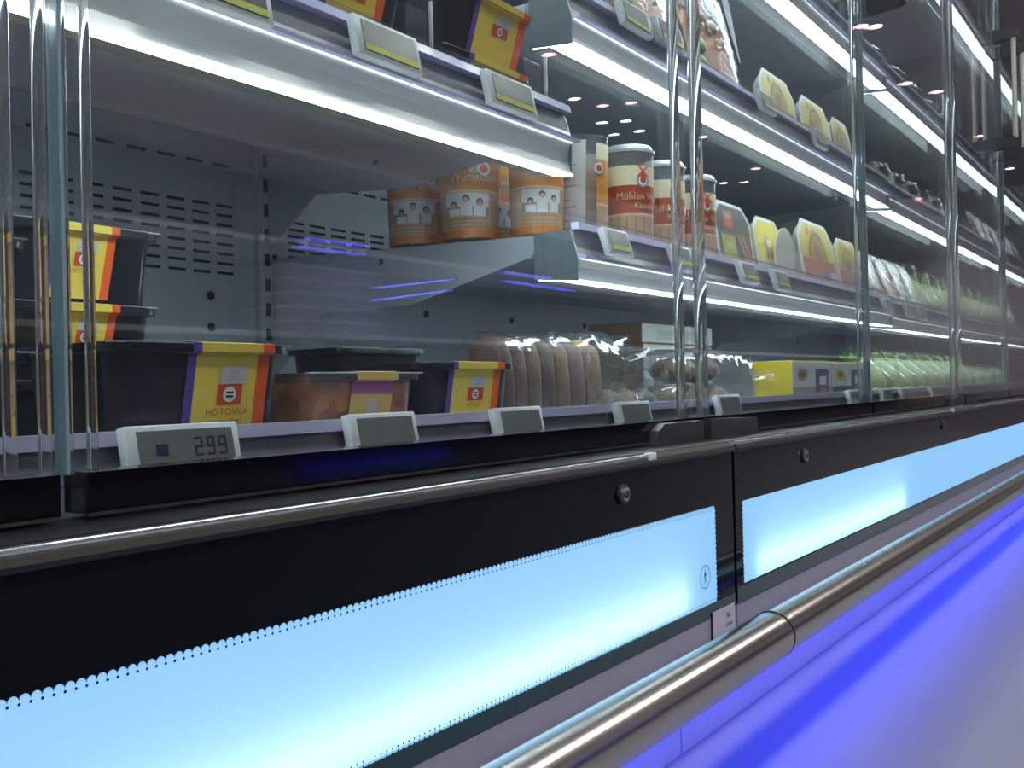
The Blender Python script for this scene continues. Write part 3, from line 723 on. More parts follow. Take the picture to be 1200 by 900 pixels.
    if style == 'red': 
        b.add([m4(bu - br*.5, bv), m4(bu + br*.5, bv), m4(bu + br*.25, bv + br*1.3), m4(bu - br*.25, bv + br*1.3)], [(0, 1, 2, 3)], REDB)
        for sg in (-1, 1): b.add([m4(bu - br*.95*sg, bv + br*.65), m4(bu - br*.72*sg, bv + br*.55), m4(bu + br*.95*sg, bv + br*2.15), m4(bu + br*.72*sg, bv + br*2.25)], [(0, 1, 2, 3)], REDB)
    b.build('badge', t)
    if lid:
        b = MB(); b.lathe([(r*1.05, h*.93), (r*1.06, h*.955), (r*1.0, h*.962), (r*.97, h*.985), (r*.93, h), (r*.2, h)], (0, 0, 0), mat('lid_clear', (.62, .64, .66), .12, trans=.35, coat=.6), 32); b.build('lid', t, smooth=True)
    return t
def onshelf(px, d, key=(1, 0)):
    x = SX(px, d, 240); return x, d, zsurf(d, key)
zj = lambda y: zsurf(y, (1, 0))
cup('orange sausage cup at the back left corner of its shelf', 1.016, .868, zj(.868), 'orange', ang=-.80)
cup('orange sausage cup with the clearest round badge, second from the left', 1.011, .772, zj(.772), 'orange', ang=-.88)
cup('orange sausage cup half hidden between the second and the front orange cup', 1.106, .80, zj(.80), 'orange', ang=-.7)
cup('orange sausage cup under the right end of the upper left shelf', 1.032, .682, zj(.682), 'orange', r=.036, ang=-.62)
cup('sausage cup turned to its grey small print label', 1.124, .672, zj(.672), 'back', r=.038, h=.150, ang=.1, lid=False)
cup('red-brown and cream sausage cup left of the double glass posts', 1.235, .66, zj(.66), 'red', r=.0365, h=.150, ang=-.05)
cup('red-brown sausage cup partly behind the double glass posts', 1.346, .664, zj(.664), 'red', r=.0365, h=.148, ang=-.05)
cup('lidded sausage cup right of the double glass posts beside the green pack', 1.462, .665, zj(.665), 'red', r=.0365, h=.146, ang=-.05)
for k, (x_, y_) in enumerate(((1.135, .90), (1.235, .77), (1.34, .775))):
    cup('sausage cup in the dim second row behind the red-brown cups', x_, y_, zj(y_), 'red', r=.0365, h=.148, grp='sausage cups hidden in the second row')

# ---- cut-corner packs
PYEL = mat('pack_yellow', (.78, .66, .08), .4); PYG = mat('pack_yellowgreen', (.72, .58, .10), .4); PRED = mat('pack_redbrown', (.42, .17, .09), .45, var=.3, scale=60); PBRN = mat('pack_ring', (.26, .09, .03), .45)
PDK = mat('pack_dark', (.07, .075, .06), .4, var=.4, scale=70); PWH = mat('pack_white', (.74, .76, .76), .35); PBLU = mat('pack_blue', (.16, .18, .50), .4); PPALE = mat('pack_pale', (.60, .62, .55), .4); PVEG = mat('pack_veg', (.22, .36, .08), .45, var=.4, scale=60)
def pack(label, x0, x1, y, z, h, style, lean=8, grp='packs with cut corners', yaw=0, name='sliced_food_pack'):
    W = x1 - x0; cut = W*.17
    t = thing(name, label, 'food pack', ((x0+x1)/2, y, z), (math.radians(-lean), 0, math.radians(yaw)), grp)
    out = [(-W/2, 0), (W/2, 0), (W/2, h - cut*.9), (W/2 - cut, h), (-W/2 + cut, h), (-W/2, h - cut*.9)]
    cx, cz = 0, h/2
    sc_ = lambda p, k: (p[0]*k, cz + (p[1]-cz)*k)
    b = MB(); rings = [[(p[0], 0, p[1]) for p in out], [(p[0], .0025, p[1]) for p in out], [(q[0], .003, q[1]) for q in (sc_(p, .90) for p in out)], [(q[0], .018, q[1]) for q in (sc_(p, .82) for p in out)]]
    b.loft(rings, PWH); b.build('tray', t)
    ins = [sc_(p, .90) for p in out]
    inside = lambda u, v: (u, -.0006, v)
    b = MB(); bg = {'ring': PYG, 'green': PDK, 'yellow': PYEL}[style]
    b.fan([inside(*p) for p in ins], bg); so = b.build('printed_film', t)
    m2 = lambda u, v: (u, -.0010, v); m3 = lambda u, v: (u, -.0014, v); m4 = lambda u, v: (u, -.0018, v)
    b = MB()
    wi = W*.44
    if style == 'ring':
        cv = h*.44; R = min(wi, h*.40)
        put_disc(b, 0, cv, R, R*1.05, PBRN, m2, 24, inner=.86, a0=0, a1=PI); put_disc(b, 0, cv, R*.86, R*.92, mat('pack_petals', (.50, .50, .13), .4, var=.3, scale=120), m2, 24, inner=.55, a0=0, a1=PI)
        for k in range(9):
            a = PI*(k + .5)/9; put_disc(b, R*.72*math.cos(a), cv + R*.75*math.sin(a), R*.05, R*.13, PYG, m3, 8)
        for k in range(1, 12):
            a = PI*k/12; ca, sa = math.cos(a), math.sin(a); q = W*.006
            b.add([m3(R*.56*ca - q*sa, cv + R*.59*sa + q*ca), m3(R*.56*ca + q*sa, cv + R*.59*sa - q*ca), m3(R*.84*ca + q*sa, cv + R*.9*sa - q*ca), m3(R*.84*ca - q*sa, cv + R*.9*sa + q*ca)], [(0, 1, 2, 3)], PBRN)
        for k in range(7): put_disc(b, wi*(-.8 + .27*k), h*(.12 + .05*((k*5) % 3)), W*.05, W*.045, (MATS.get('pack_orange') or mat('pack_orange', (.55, .22, .08), .45)) if k % 2 else PBRN, m3, 9)
        put_disc(b, 0, cv, R*.55, R*.58, PRED, m3, 20, a0=0, a1=PI); put_rect(b, -wi, h*.06, wi, cv, PRED, m2, 1)
        put_rect(b, wi*.05, h*.08, wi*.55, h*.28, PBLU, m4, 1); put_rect(b, wi*.62, h*.08, wi*.9, h*.30, PPALE, m4, 1)
        for k in (-.5, -.15): put_disc(b, wi*k, h*.84, W*.045, W*.045, PRED, m2, 8)
        put_disc(b, -wi*.4, h*.2, W*.06, W*.05, mat('pack_orange', (.55, .22, .08), .45), m4, 9)
    elif style == 'green':
        put_rect(b, -wi*.62, h*.62, wi*.0, h*.88, mat('pack_meat', (.36, .15, .11), .45), m2, 1); put_disc(b, -wi*.3, h*.70, wi*.24, h*.05, ORG, m3, 12); put_disc(b, -wi*.3, h*.80, wi*.2, h*.04, SKIN, m3, 12)
        put_rect(b, -wi*.85, h*.08, wi*.0, h*.52, mat('pack_lime', (.40, .42, .06), .4, var=.3, scale=80), m2, 1); put_text(b, 'XXL', h*.13, PWH, m3, -wi*.4, h*.36); put_text(b, 'Krainer', h*.10, PYEL, m3, -wi*.35, h*.2)
        for k in (0, 1):
            u = wi*(.12 + .30*k); b.fan([m2(u, h*.58), m2(u + wi*.22, h*.62), m2(u + wi*.62, h*.2), m2(u + wi*.42, h*.12)], mat('pack_sausage', (.26, .11, .07), .4)); b.fan([m3(u + wi*.05, h*.56), m3(u + wi*.10, h*.57), m3(u + wi*.50, h*.17), m3(u + wi*.44, h*.14)], SKIN)
    else:
        put_disc(b, -wi*.2, h*.58, wi*.3, h*.13, SKIN, m2, 14); put_disc(b, -wi*.1, h*.60, wi*.16, h*.07, WHT, m3, 10); put_disc(b, wi*.05, h*.45, wi*.14, h*.10, PRED, m3, 10); put_disc(b, -wi*.3, h*.42, wi*.12, h*.07, PVEG, m3, 10)
        b.fan([m2(-wi*.9, h*.08), m2(wi*.9, h*.08), m2(wi*.9, h*.26), m2(-wi*.9, h*.36)], PPALE); put_disc(b, wi*.1, h*.2, wi*.4, h*.05, PVEG, m3, 12)
    b.build('print_motif', so)
    return t
k10 = (1, 0)
y_ = .628; zf = lambda y: zsurf(y, k10) + .001
pack('dark green pack with cut corners and sausage picture, beside the lidded cup', SX(845, y_, 290), SX(887, y_, 300), y_, zf(y_), .118, 'green')
pack('small yellow pack just right of the dark green pack', 1.628, 1.765, .668, zf(.668), .108, 'yellow')
pack('small yellow pack, second right of the dark green pack, touching the pale round lid', 1.705, 1.845, .646, zf(.646), .122, 'yellow')
pack('largest yellow pack with ringed arch print, on the sausage cup shelf', SX(943, y_, 300), SX(984, y_, 300), y_, zf(y_), .142, 'ring')
pack('yellow arch print pack behind the third glass post on the sausage cup shelf', SX(986, y_, 300), 2.30, y_, zf(y_), .128, 'ring')
L0 = (1.80, .634, zf(.634)); b = MB()
rg = lambda r, y: [(r*math.cos(2*PI*k/28), y, .052 + r*math.sin(2*PI*k/28)) for k in range(28)]
b.loft([rg(.052, 0), rg(.052, .003), rg(.046, .004), rg(.044, .0065)], PPALE)
o = b.build('round_lid', smooth=True); o.location = L0; tag(o, 'pale round tub lid standing between two yellow packs', 'lid')
k11 = (1, 1); zf1 = lambda y: zsurf(y, k11) + .001
pack('first yellow arch print pack of the upper shelf, beside the tall clear tray pack', SX(897, y_, 120), SX(937, y_, 130), y_, zf1(y_), .112, 'ring')
pack('middle yellow arch print pack of the upper shelf', SX(943, y_, 140), SX(978, y_, 150), y_, zf1(y_), .112, 'ring')
pack('last yellow arch print pack of the upper shelf, beside the third glass post', SX(981, y_, 150), 2.25, y_, zf1(y_), .110, 'ring')
for j, (xx, yy, zz_, st_) in enumerate(((1.83, .73, zf(.73), 'ring'), (2.03, .72, zf(.72), 'ring'))):
    pack('yellow arch print pack in the second row on the sausage cup shelf', xx, xx + .18, yy, zz_, .12, 'ring', grp='yellow packs in the second row')

# ---- tall clear tray packs on the upper shelf
TRAYF = sheet('wrap_film', (.95, .97, .97), .8, rough=.05, haze=.02, bump=.5, bscale=45)
def tall_pack(label, x0, x1, y, z, h, dark=True):
    W = x1 - x0
    t = thing('fresh_food_pack', label, 'food pack', ((x0+x1)/2, y, z), (math.radians(-10), 0, 0), 'tall wrapped trays on the upper shelf')
    b = MB(); b.loft([[(-W*.5, 0, 0), (W*.5, 0, 0), (W*.47, 0, h*.9), (W*.40, 0, h), (-W*.42, 0, h), (-W*.48, 0, h*.9)], [(-W*.5, .012, 0), (W*.5, .012, 0), (W*.47, .012, h*.9), (W*.40, .012, h), (-W*.42, .012, h), (-W*.48, .012, h*.9)], [(-W*.42, .035, .006), (W*.42, .035, .006), (W*.40, .035, h*.85), (W*.34, .035, h*.93), (-W*.34, .035, h*.93), (-W*.4, .035, h*.85)]], PWH); b.build('tray', t)
    mm = mat('minced_meat', (.50, .21, .12), .45, var=.35, scale=110, bump=.6)
    b = MB(); n = 9; rings = []
    for i in range(n + 1):
        v = h*(.04 + .62*i/n); rings.append([(-W*.46 + W*.80*j/9, -.004 - .010*math.sin(PI*(j + .5)/10) - .004*mnoise.noise(Vector((i*.9, j*.8, W*9))), v) for j in range(10)])
    b.loft(rings, mm, closed=False, cap0=False, cap1=False); b.build('meat', t, smooth=True)
    b = MB()
    for (u, v, ru, rv, m) in ((-.36, .18, .09, .06, PVEG), (-.33, .33, .08, .07, PVEG), (-.38, .78, .10, .12, mat('leaf_light', (.42, .55, .14), .5, var=.4, scale=90)), (-.22, .84, .10, .12, MATS['leaf_light']), (-.05, .58, .08, .06, CRE), (.08, .48, .05, .04, CRE), (-.25, .60, .10, .06, mat('pack_orange2', (.55, .24, .10), .45))):
        rings = [[(W*u + W*ru*math.cos(2*PI*k/12)*s_, -.017 - .008*c_, h*v + h*rv*math.sin(2*PI*k/12)*s_) for k in range(12)] for s_, c_ in ((1, 0), (.8, .6), (.4, .9), (.05, 1))]
        b.loft(rings, m, cap0=False)
    b.build('vegetables', t, smooth=True)
    b = MB(); rings = []
    for i in range(7):
        v = h*1.0*i/6; rings.append([(-W*.5 + W*j/8*.98, -.028 + .020*abs(2*j/8 - 1)**2 + .003*mnoise.noise(Vector((i*1.7, j*1.3, 2))), v) for j in range(9)])
    b.loft(rings, TRAYF, closed=False, cap0=False, cap1=False); b.build('wrap_film', t, smooth=True)
    if dark:
        b = MB(); f = lambda u, v: (u, -.0275 + .02*abs(2*(u/W))**2 - .003, v)
        ml = mat('dark_label', (.06, .055, .075), .45)
        b.add([f(W*.10, h*.98), f(W*.40, h*.98), f(W*.42, h*.42), f(W*.30, h*.40), f(W*.16, h*.68)], [(0, 4, 3, 2, 1)], ml); lo = b.build('dark_label', t)
        b = MB(); f2 = lambda u, v: (f(u, v)[0], f(u, v)[1] - .001, v)
        put_text(b, 'ROYAL', W*.14, LGREY, f2, W*.26, h*.90, .85); put_text(b, 'Linie', W*.10, LGREY, f2, W*.27, h*.78); 
        for k in range(4): put_rect(b, W*.22, h*(.70 - .06*k), W*(.34 + .02*(k % 2)), h*(.715 - .06*k), LGREY, f2, 1)
        b.build('lettering', lo)
    return t
tall_pack('tall wrapped tray of minced meat with dark label, right of the double glass posts', 1.395, 1.632, .64, zf1(.64), .20)
tall_pack('tall wrapped tray of reddish meat left of the double glass posts, at the picture top', 1.16, 1.375, .64, zf1(.64), .19, False)

# ---- bread in clear bags on the deck
BAGF = sheet('bag_film', (.95, .96, .96), 1.6, rough=.05, haze=.028, hazecol=(.7, .72, .74), bump=.9, bscale=38)
def crust_mat(nm, c1, c2, sc_=60):
    if nm in MATS: return MATS[nm]
    m = mat(nm, c1, .6, var=.3, scale=sc_, bump=.5); return m
CR1 = crust_mat('crust_mauve', (.13, .08, .07), None); CR2 = crust_mat('crust_brown', (.16, .10, .06), None); CR3 = crust_mat('crust_dark', (.09, .06, .05), None); CHEESE = mat('topping_orange', (.60, .33, .09), .5, var=.3, scale=90)
def loaf_slice(label, x, y, z, w, dpt, h, m, top, grp='rolls standing in the clear bag', lean=-8):
    t = thing('bread_roll', label, 'bread', (x, y, z), (0, math.radians(lean), 0), grp)
    b = MB(); rings = []
    for i in range(9):
        a = i/8; k = math.sin(PI*(.08 + .84*a))**.16
        sg = lambda v: math.copysign(abs(v)**.55, v)
        rings.append([(-w/2 + w*a, dpt/2 + k*dpt/2*sg(math.cos(2*PI*j/16))*(1 + .06*mnoise.noise(Vector((x*40 + a, j*.7, 0)))), h*.5 + k*h/2*sg(math.sin(2*PI*j/16))*(1 + .05*mnoise.noise(Vector((x*40 + a, j*.7, 5))))) for j in range(16)])
    b.loft(rings, m); b.build('crust', t, smooth=True)
    b = MB(); rings = []
    for s_, q in ((1.0, -.004), (.8, .003), (.3, .0055)):
        rings.append([(w*.42*s_*math.cos(2*PI*j/12), dpt*.5 + dpt*.3*s_*math.sin(2*PI*j/12), h + q*.9 - .003) for j in range(12)])
    b.loft(rings, top); b.build('topping', t, smooth=True)
db = .64
xs_ = [SX(p, db) for p in (603, 619, 635, 651, 668, 685, 704)]
zt_ = P(640, 393, db).z
names = ['first', 'second', 'third', 'fourth', 'fifth', 'sixth', 'seventh']
for k, x in enumerate(xs_):
    w = (xs_[min(k+1, 6)] - xs_[max(k-1, 0)])/(2 if 0 < k < 6 else 1)
    loaf_slice('%s upright bread roll from the left in the clear bag, behind the black tub' % names[k], x, db + .003, zB + .003, w*.90, .055, zt_ - zB - .006, (CR1, CR1, CR2, CR3, CR2, CR1, CR2)[k], CHEESE if k in (3, 6) else CR1, lean=-5)
def bag(label, x0, x1, y, dpt, z, prof, seed, crumple=.006, grp=None, n=22, film=BAGF):
    """clear pillow bag along x; prof(a)->(height, depth scale)"""
    t = thing('clear_bag', label, 'bag', ((x0+x1)/2, y, z), group=grp)
    b = MB(); rings = []; W = x1 - x0
    for i in range(n + 1):
        a = i/n; h, k = prof(a); ring = []
        for j in range(26):
            th = 2*PI*j/26; cx, sx = math.cos(th), math.sin(th)
            px = -W/2 + W*a; py = dpt/2 + math.copysign(abs(cx)**.6, cx)*dpt/2*k; pz = h/2 + math.copysign(abs(sx)**.6, sx)*h/2
            nv = mnoise.noise(Vector((px*55 + seed, py*40, pz*55)))*crumple*(.4 + a) + abs(mnoise.noise(Vector((px*120, py*90 + seed, pz*120))))*crumple*.7*a
            ring.append((px + nv*.6, py + nv*cx, max(.0006, pz + nv*sx)))
        rings.append(ring)
    b.loft(rings, film); b.build('film', t, smooth=True)
    b = MB(); h, k = prof(1.0); sx_ = W/2
    b.loft([[(sx_ + q*.035, dpt/2 + dpt*k*(.5 + q*.3)*math.cos(2*PI*j/14) , max(.001, h*.55 + (h*.12 + q*.012)*math.sin(2*PI*j/14) + .006*mnoise.noise(Vector((j*.9, q*3, seed))))) for j in range(14)] for q in (-.3, .3, 1)], film, cap0=False, cap1=False); b.build('bag_mouth', t, smooth=True)
    return t
hb_ = zt_ - zB + .004
bag('crinkled clear bag of bread rolls lying on the deck behind the second yellow sleeve tub', SX(594, db), SX(780, db), db - .006, .078, zB, lambda a: (hb_*(1 if a < .62 else 1 - .42*(a - .62)/.38), 1 - .15*max(0, a - .6)/.4), 3.0, .019)
# second bag after the glass posts
x0b, x1b = SX(792, db), SX(880, db)
def bun(label, x, y, z, rx, ry, rz, m, grp):
    t = thing('bread_roll', label, 'bread', (x, y, z), group=grp); b = MB()
    rings = [[(rx*math.cos(2*PI*j/16)*math.cos(e)*(1 + .05*mnoise.noise(Vector((x*30, j*.6, e)))), ry*math.sin(2*PI*j/16)*math.cos(e), rz + rz*math.sin(e)) for j in range(16)] for e in [(-.48 + .96*i/8)*PI for i in range(9)]]
    b.loft(rings, m); b.build('crust', t, smooth=True)
    b = MB(); b.loft([[(rx*.6*s_*math.cos(2*PI*j/12), ry*.6*s_*math.sin(2*PI*j/12), 2*rz - rz*.22 + q) for j in range(12)] for s_, q in ((1, 0), (.6, .004), (.1, .006))], CR1); b.build('topping', t, smooth=True)
rr_ = (x1b - x0b)
for k, (fx, m, zz_) in enumerate(((.13, CR2, 0), (.40, CR3, 0), (.68, CR2, 0), (.27, CR2, .044), (.56, CR1, .044))):
    bun(['leftmost round roll in the bag beside the yellow boxes', 'middle round roll in the bag beside the yellow boxes', 'right round roll in the bag beside the yellow boxes', 'upper left round roll in the bag beside the yellow boxes', 'upper right round roll in the bag beside the yellow boxes'][k], x0b + rr_*fx, db + .045, zB + .002 + zz_, rr_*.125, .038, .021, m, 'rolls in the bag beside the yellow boxes')
hb2 = P(850, 409, db).z - zB
bag('pale topped clear bag of rolls between the double glass posts and the yellow boxes', x0b - .01, x1b, db - .008, .10, zB, lambda a: (hb2*(1 - .12*abs(2*a - 1)**3), 1), 8.0, .006)
for k, (fx, m) in enumerate(((.2, CR2), (.5, CR3), (.8, CR2))):
    bun('round roll lying in front of the crinkled bag mouth, %s' % ('left one', 'middle one', 'right one')[k], SX(718 + 20*k, .66), .672, zB + .003, .030, .022, .018, (CR3, CR2, CR3)[k], 'small rolls at the mouth of the crinkled bag')

# cartons at the back
def carton(name, label, x0, x1, y0, y1, z0, z1, side, front, topm, marks=None, grp=None):
    t = thing(name, label, 'carton', ((x0+x1)/2, (y0+y1)/2, z0), group=grp); W, D, h = x1-x0, y1-y0, z1-z0
    b = MB(); b.box((-W/2, -D/2, 0), (W/2, D/2, h), side, .0012); b.build('body', t)
    b = MB(); b.box((-W/2 + .0015, -D/2 - .0006, .0015), (W/2 - .0015, -D/2 + .0002, h - .0015), front); fo = b.build('front_face', t)
    b = MB(); b.box((-W/2 + .001, -D/2 + .001, h - .0002), (W/2 - .001, D/2 - .001, h + .0006), topm); b.build('lid_flap', t)
    mf = lambda u, v: (-W/2 + u*W, -D/2 - .0010, v*h); m2 = lambda u, v: (-W/2 + u*W, -D/2 - .0014, v*h); m3 = lambda u, v: (-W/2 + u*W, -D/2 - .0018, v*h)
    if marks: marks(fo, mf, m2, m3, W, h, t, D)
    return t
CARD = mat('carton_brown', (.30, .20, .10), .7); CARDW = mat('carton_white', (.62, .63, .62), .5)
def mk1(fo, mf, m2, m3, W, h, t, D):
    b = MB(); put_rect(b, .18, .2, .8, .72, mat('carton_print', (.48, .50, .45), .5), mf, 1); put_rect(b, .22, .45, .7, .6, mat('carton_print2', (.40, .46, .36), .5), m2, 1); b.build('print_panel', fo)
z_a, z_b = P(752, 402, .80).z, P(752, 377.5, .80).z
carton('food_carton', 'brown and white carton on top, behind the crinkled bag', SX(752, .80), SX(752, .80) + .30, .80, .907, z_a + .001, z_b, CARD, CARDW, CARD, mk1, 'brown and white cartons behind the crinkled bag')
carton('food_carton', 'brown and white carton underneath, hidden by the crinkled bag', SX(752, .80) + .004, SX(752, .80) + .296, .80, .905, zB, z_a, CARD, CARDW, CARD, mk1, 'brown and white cartons behind the crinkled bag')
BXY = mat('box_yellow', (.68, .52, .03), .42, var=.08); BXW = mat('box_white', (.66, .68, .66), .42)
def mk2(alt):
    def f(fo, mf, m2, m3, W, h, t, D):
        b = MB(); put_disc(b, .24, .70, .13, .15, BXY if alt else mat('box_emblem_tan', (.46, .36, .14), .45), mf, 8); put_rect(b, .16, .65, .32, .75, INKO, m2, 1); put_disc(b, .24, .70, .05, .07, mat('box_mark', (.18, .12, .06), .5), m3, 8); b.build('emblem', fo)
        b = MB(); put_rect(b, 0.01, .03, .99, .42, mat('box_band_dark', (.05, .05, .07), .45) if alt else mat('box_band_tan', (.36, .33, .30), .45), mf, 1); b.build('lower_band', fo)
        b = MB(); put_text(b, 'CHEESE', h*.16, WHT if alt else INKO, lambda u, v: m2(.28 + u/W, .22 + v/h)); b.build('lettering', fo)
        b = MB(); put_rect(b, .56, .05, .92, .82, mat('box_purple', (.10, .09, .20), .45), m2, 1); put_rect(b, .66, .46, .84, .66, PWH, m3, 1); put_rect(b, .66, .1, .84, .40, mat('box_pink', (.45, .16, .22), .45) if not alt else mat('box_greyred', (.35, .22, .2), .45), m3, 1); b.build('picture_panel', fo)
        if not alt:
            b = MB(); put_rect(b, -D/2, .012, D/2 - .022, .028, mat('box_stripe', (.60, .50, .10), .45), lambda u, v: (-W/2 - .0006, u, v), 1); b.build('side_stripe', t)
    return f
dz_ = .60
xa_, xb_, xc_ = SX(928, dz_, 430), SX(974, dz_, 432), SX(1013, dz_, 434)
z_c = P(928, 422.7, dz_).z
carton('snack_box', 'yellow sided white box at left of the pair on the deck', xa_, xb_ - .002, dz_, .673, zB, z_c, BXY, BXW, BXW, mk2(False), 'yellow and white boxes on the deck')
carton('snack_box', 'white box with dark band at right of the pair, beside the third glass post', xb_, xc_, dz_, .673, zB, z_c - .001, BXY, BXW, BXW, mk2(True), 'yellow and white boxes on the deck')

# ---- lettuce bags, salami packs and loose produce further along
LET = mat('lettuce_pale', (.66, .74, .46), .5, var=.25, scale=40, bump=.5); LEG = mat('lettuce_green', (.30, .52, .09), .5, var=.45, scale=60, bump=.6)
LFILM = sheet('lettuce_film', (.95, .97, .95), .8, rough=.08, haze=.02, hazecol=(.75, .78, .74), bump=.7, bscale=50)
def lettuce(label, x, y, z, ln, r, lean=(0, 0, 0), grp='bagged lettuces'):
    """heart of lettuce standing on its stub, leaning back; grows along local z"""
    t = thing('bagged_lettuce', label, 'lettuce', (x, y, z), lean, grp)
    b = MB(); rings = []
    for i in range(9):
        a = i/8; k = (.50 + .55*math.sin(PI*min(1, a*1.05))**.8)*r*(1 if a < .85 else .8)
        rings.append([(k*math.cos(2*PI*j/16)*(1 + .12*mnoise.noise(Vector((j*.9, a*3, x*9)))), k*math.sin(2*PI*j/16), ln*.82*a) for j in range(16)])
    b.loft(rings, LET); b.build('heart', t, smooth=True)
    b = MB(); rng = random.Random(int(x*999))
    for q in range(9):
        a = 2*PI*q/9; c = (r*.45*math.cos(a), r*.45*math.sin(a), ln*.74); L_ = []
        for u in range(4):
            w = r*.30*(1 - .22*u); zz_ = c[2] + ln*.075*u; o_ = 1 + .16*u
            L_.append([(c[0]*o_ - w*math.sin(a) + rng.uniform(-.004, .004), c[1]*o_ + w*math.cos(a), zz_), (c[0]*o_*1.12, c[1]*o_*1.12, zz_ + .004), (c[0]*o_ + w*math.sin(a), c[1]*o_ - w*math.cos(a) + rng.uniform(-.004, .004), zz_)])
        b.loft(L_, LEG, closed=False, cap0=False, cap1=False)
    b.build('leaf_tips', t, smooth=True)
    b = MB(); rings = []
    for i in range(10):
        a = i/9; k = r*(1.09 if a < .9 else .85)*(1 + .08*math.sin(a*9))
        rings.append([(k*math.cos(2*PI*j/18)*(1 + .10*mnoise.noise(Vector((j*.8, a*5, x*5)))), k*math.sin(2*PI*j/18)*(1 + .1*mnoise.noise(Vector((j*.8, a*5, x*7)))), -.003 + ln*1.02*a) for j in range(18)])
    b.loft(rings, LFILM, cap1=False); b.build('bag_film', t, smooth=True)
nm5 = ['first', 'second', 'third', 'fourth', 'fifth', 'sixth', 'seventh', 'eighth', 'ninth', 'tenth']
for k in range(9):
    x = 2.44 + .135*k
    lettuce('%s bagged lettuce from the third glass post, lying on the deck' % nm5[k], x + .05, .645, zB + .024, .135, .029, (math.radians(-28), math.radians(-42), 0), 'lettuces on the lower deck')
z20 = lambda y: zsurf(y, (2, 0)) + .001
for k in range(6):
    x = 2.95 + .145*k
    lettuce('%s bagged lettuce standing right of the salami packs' % nm5[k], x, .70, z20(.70) + .006, .15 + .01*(k % 2), .048, (math.radians(-22), 0, math.radians(-6)), 'lettuces beside the salami packs')
z21 = lambda y: zsurf(y, (2, 1)) + .001
for k in range(6):
    x = 2.80 + .16*k
    lettuce('%s bagged lettuce on the second shelf of the third case' % nm5[k], x, .70, z21(.70) + .006, .13, .048, (math.radians(-24), 0, math.radians(-6)), 'lettuces on the second shelf')
SALR = mat('salami_red', (.52, .08, .04), .35, var=.4, scale=70); SALW = mat('salami_rind', (.66, .60, .50), .4, var=.2, scale=60)
def flat_pack(name, label, x, y, z, w, h, th, m_a, m_b, lean, grp, yaw=0):
    t = thing(name, label, 'food pack', (x, y, z), (math.radians(-lean), 0, math.radians(yaw)), grp)
    b = MB(); b.box((-w/2, 0, 0), (w/2, .004, h), PWH, .0015); b.build('backing_card', t)
    b = MB(); n = 5
    for i in range(n):
        zc = h*.10 + h*.78*(i + .5)/n; 
        rings = [[(w*.40*s_*math.cos(2*PI*j/14), -q, zc + h*.095*s_*math.sin(2*PI*j/14)) for j in range(14)] for s_, q in ((1, 0), (.95, .006), (.6, .010), (.05, .011))]
        b.loft(rings, m_a if i % 2 else m_b, cap0=False)
    b.build('slices', t, smooth=True)
    b = MB(); b.loft([[(-w*.48*s_, -q, h*.5 - h*.48*s_), (w*.48*s_, -q, h*.5 - h*.48*s_), (w*.48*s_, -q, h*.5 + h*.48*s_), (-w*.48*s_, -q, h*.5 + h*.48*s_)] for s_, q in ((1, .0), (.94, .012), (.85, .0135))], TRAYF, cap0=False); b.build('clear_film', t)
for k in range(4):
    ma, mb_ = ((SALW, CRE), (SALR, CR2), (SALR, SALW), (SALW, CRE))[k]
    flat_pack('salami_pack', ['pale striped sliced sausage pack beside the third glass post', 'red salami pack, second from the third glass post', 'red and white salami pack, third from the third glass post', 'pale sausage pack touching the first standing lettuce'][k], 2.46 + .125*k, .64, z20(.64), .115, .15, .01, ma, mb_, 20, 'salami packs leaning on their shelf')
for k in range(5):
    flat_pack('salami_pack', 'flat red sausage pack in front of the lower lettuces, %s from the third glass post' % nm5[k], 2.43 + .15*k, .585, zB, .13, .07, .01, SALR if k % 2 else SALW, CRE, 74, 'flat packs in front of the lower lettuces')
TOM = mat('tomato_red', (.62, .07, .02), .3, coat=.4)
def punnet(label, x, y, z, w, grp, cols):
    t = thing('produce_punnet', label, 'punnet', (x, y, z), group=grp)
    b = MB(); b.loft([rrect(0, 0, w*.86, w*.62, .012, 0), rrect(0, 0, w*.88, w*.64, .012, .004), rrect(0, 0, w, w*.74, .014, .05), rrect(0, 0, w*1.04, w*.78, .014, .051)], CLEARP, cap1=False); b.build('tray', t)
    b = MB(); b.loft([rrect(0, 0, w*1.02, w*.76, .014, .0515), rrect(0, 0, w*.9, w*.64, .014, .062)], TRAYF, cap0=False); b.build('lid', t)
    return t
for k in range(3):
    x = 2.47 + .14*k
    punnet('clear tomato punnet on the upper shelf, %s from the third glass post' % nm5[k], x, .66, z21(.66), .125, 'tomato punnets', None)
    for q in range(6):
        tx, ty = x - .038 + .038*(q % 3), .645 + .034*(q // 3)
        o = thing('tomato', 'small red tomato in a clear punnet by the third glass post', 'tomato', (tx, ty, z21(.66) + .006), group='tomatoes in the punnets')
        b = MB(); b.lathe([(.003, .030), (.010, .0305), (.0155, .024), (.017, .016), (.0145, .007), (.006, .001), (.001, .0)][::-1], (0, 0, 0), TOM, 14); b.build('fruit', o, smooth=True)
        b = MB(); b.lathe([(.007, .0305), (.004, .032), (.001, .035)], (0, 0, 0), LEG, 6); b.build('calyx', o)
z22 = lambda y: zsurf(y, (2, 2)) + .001
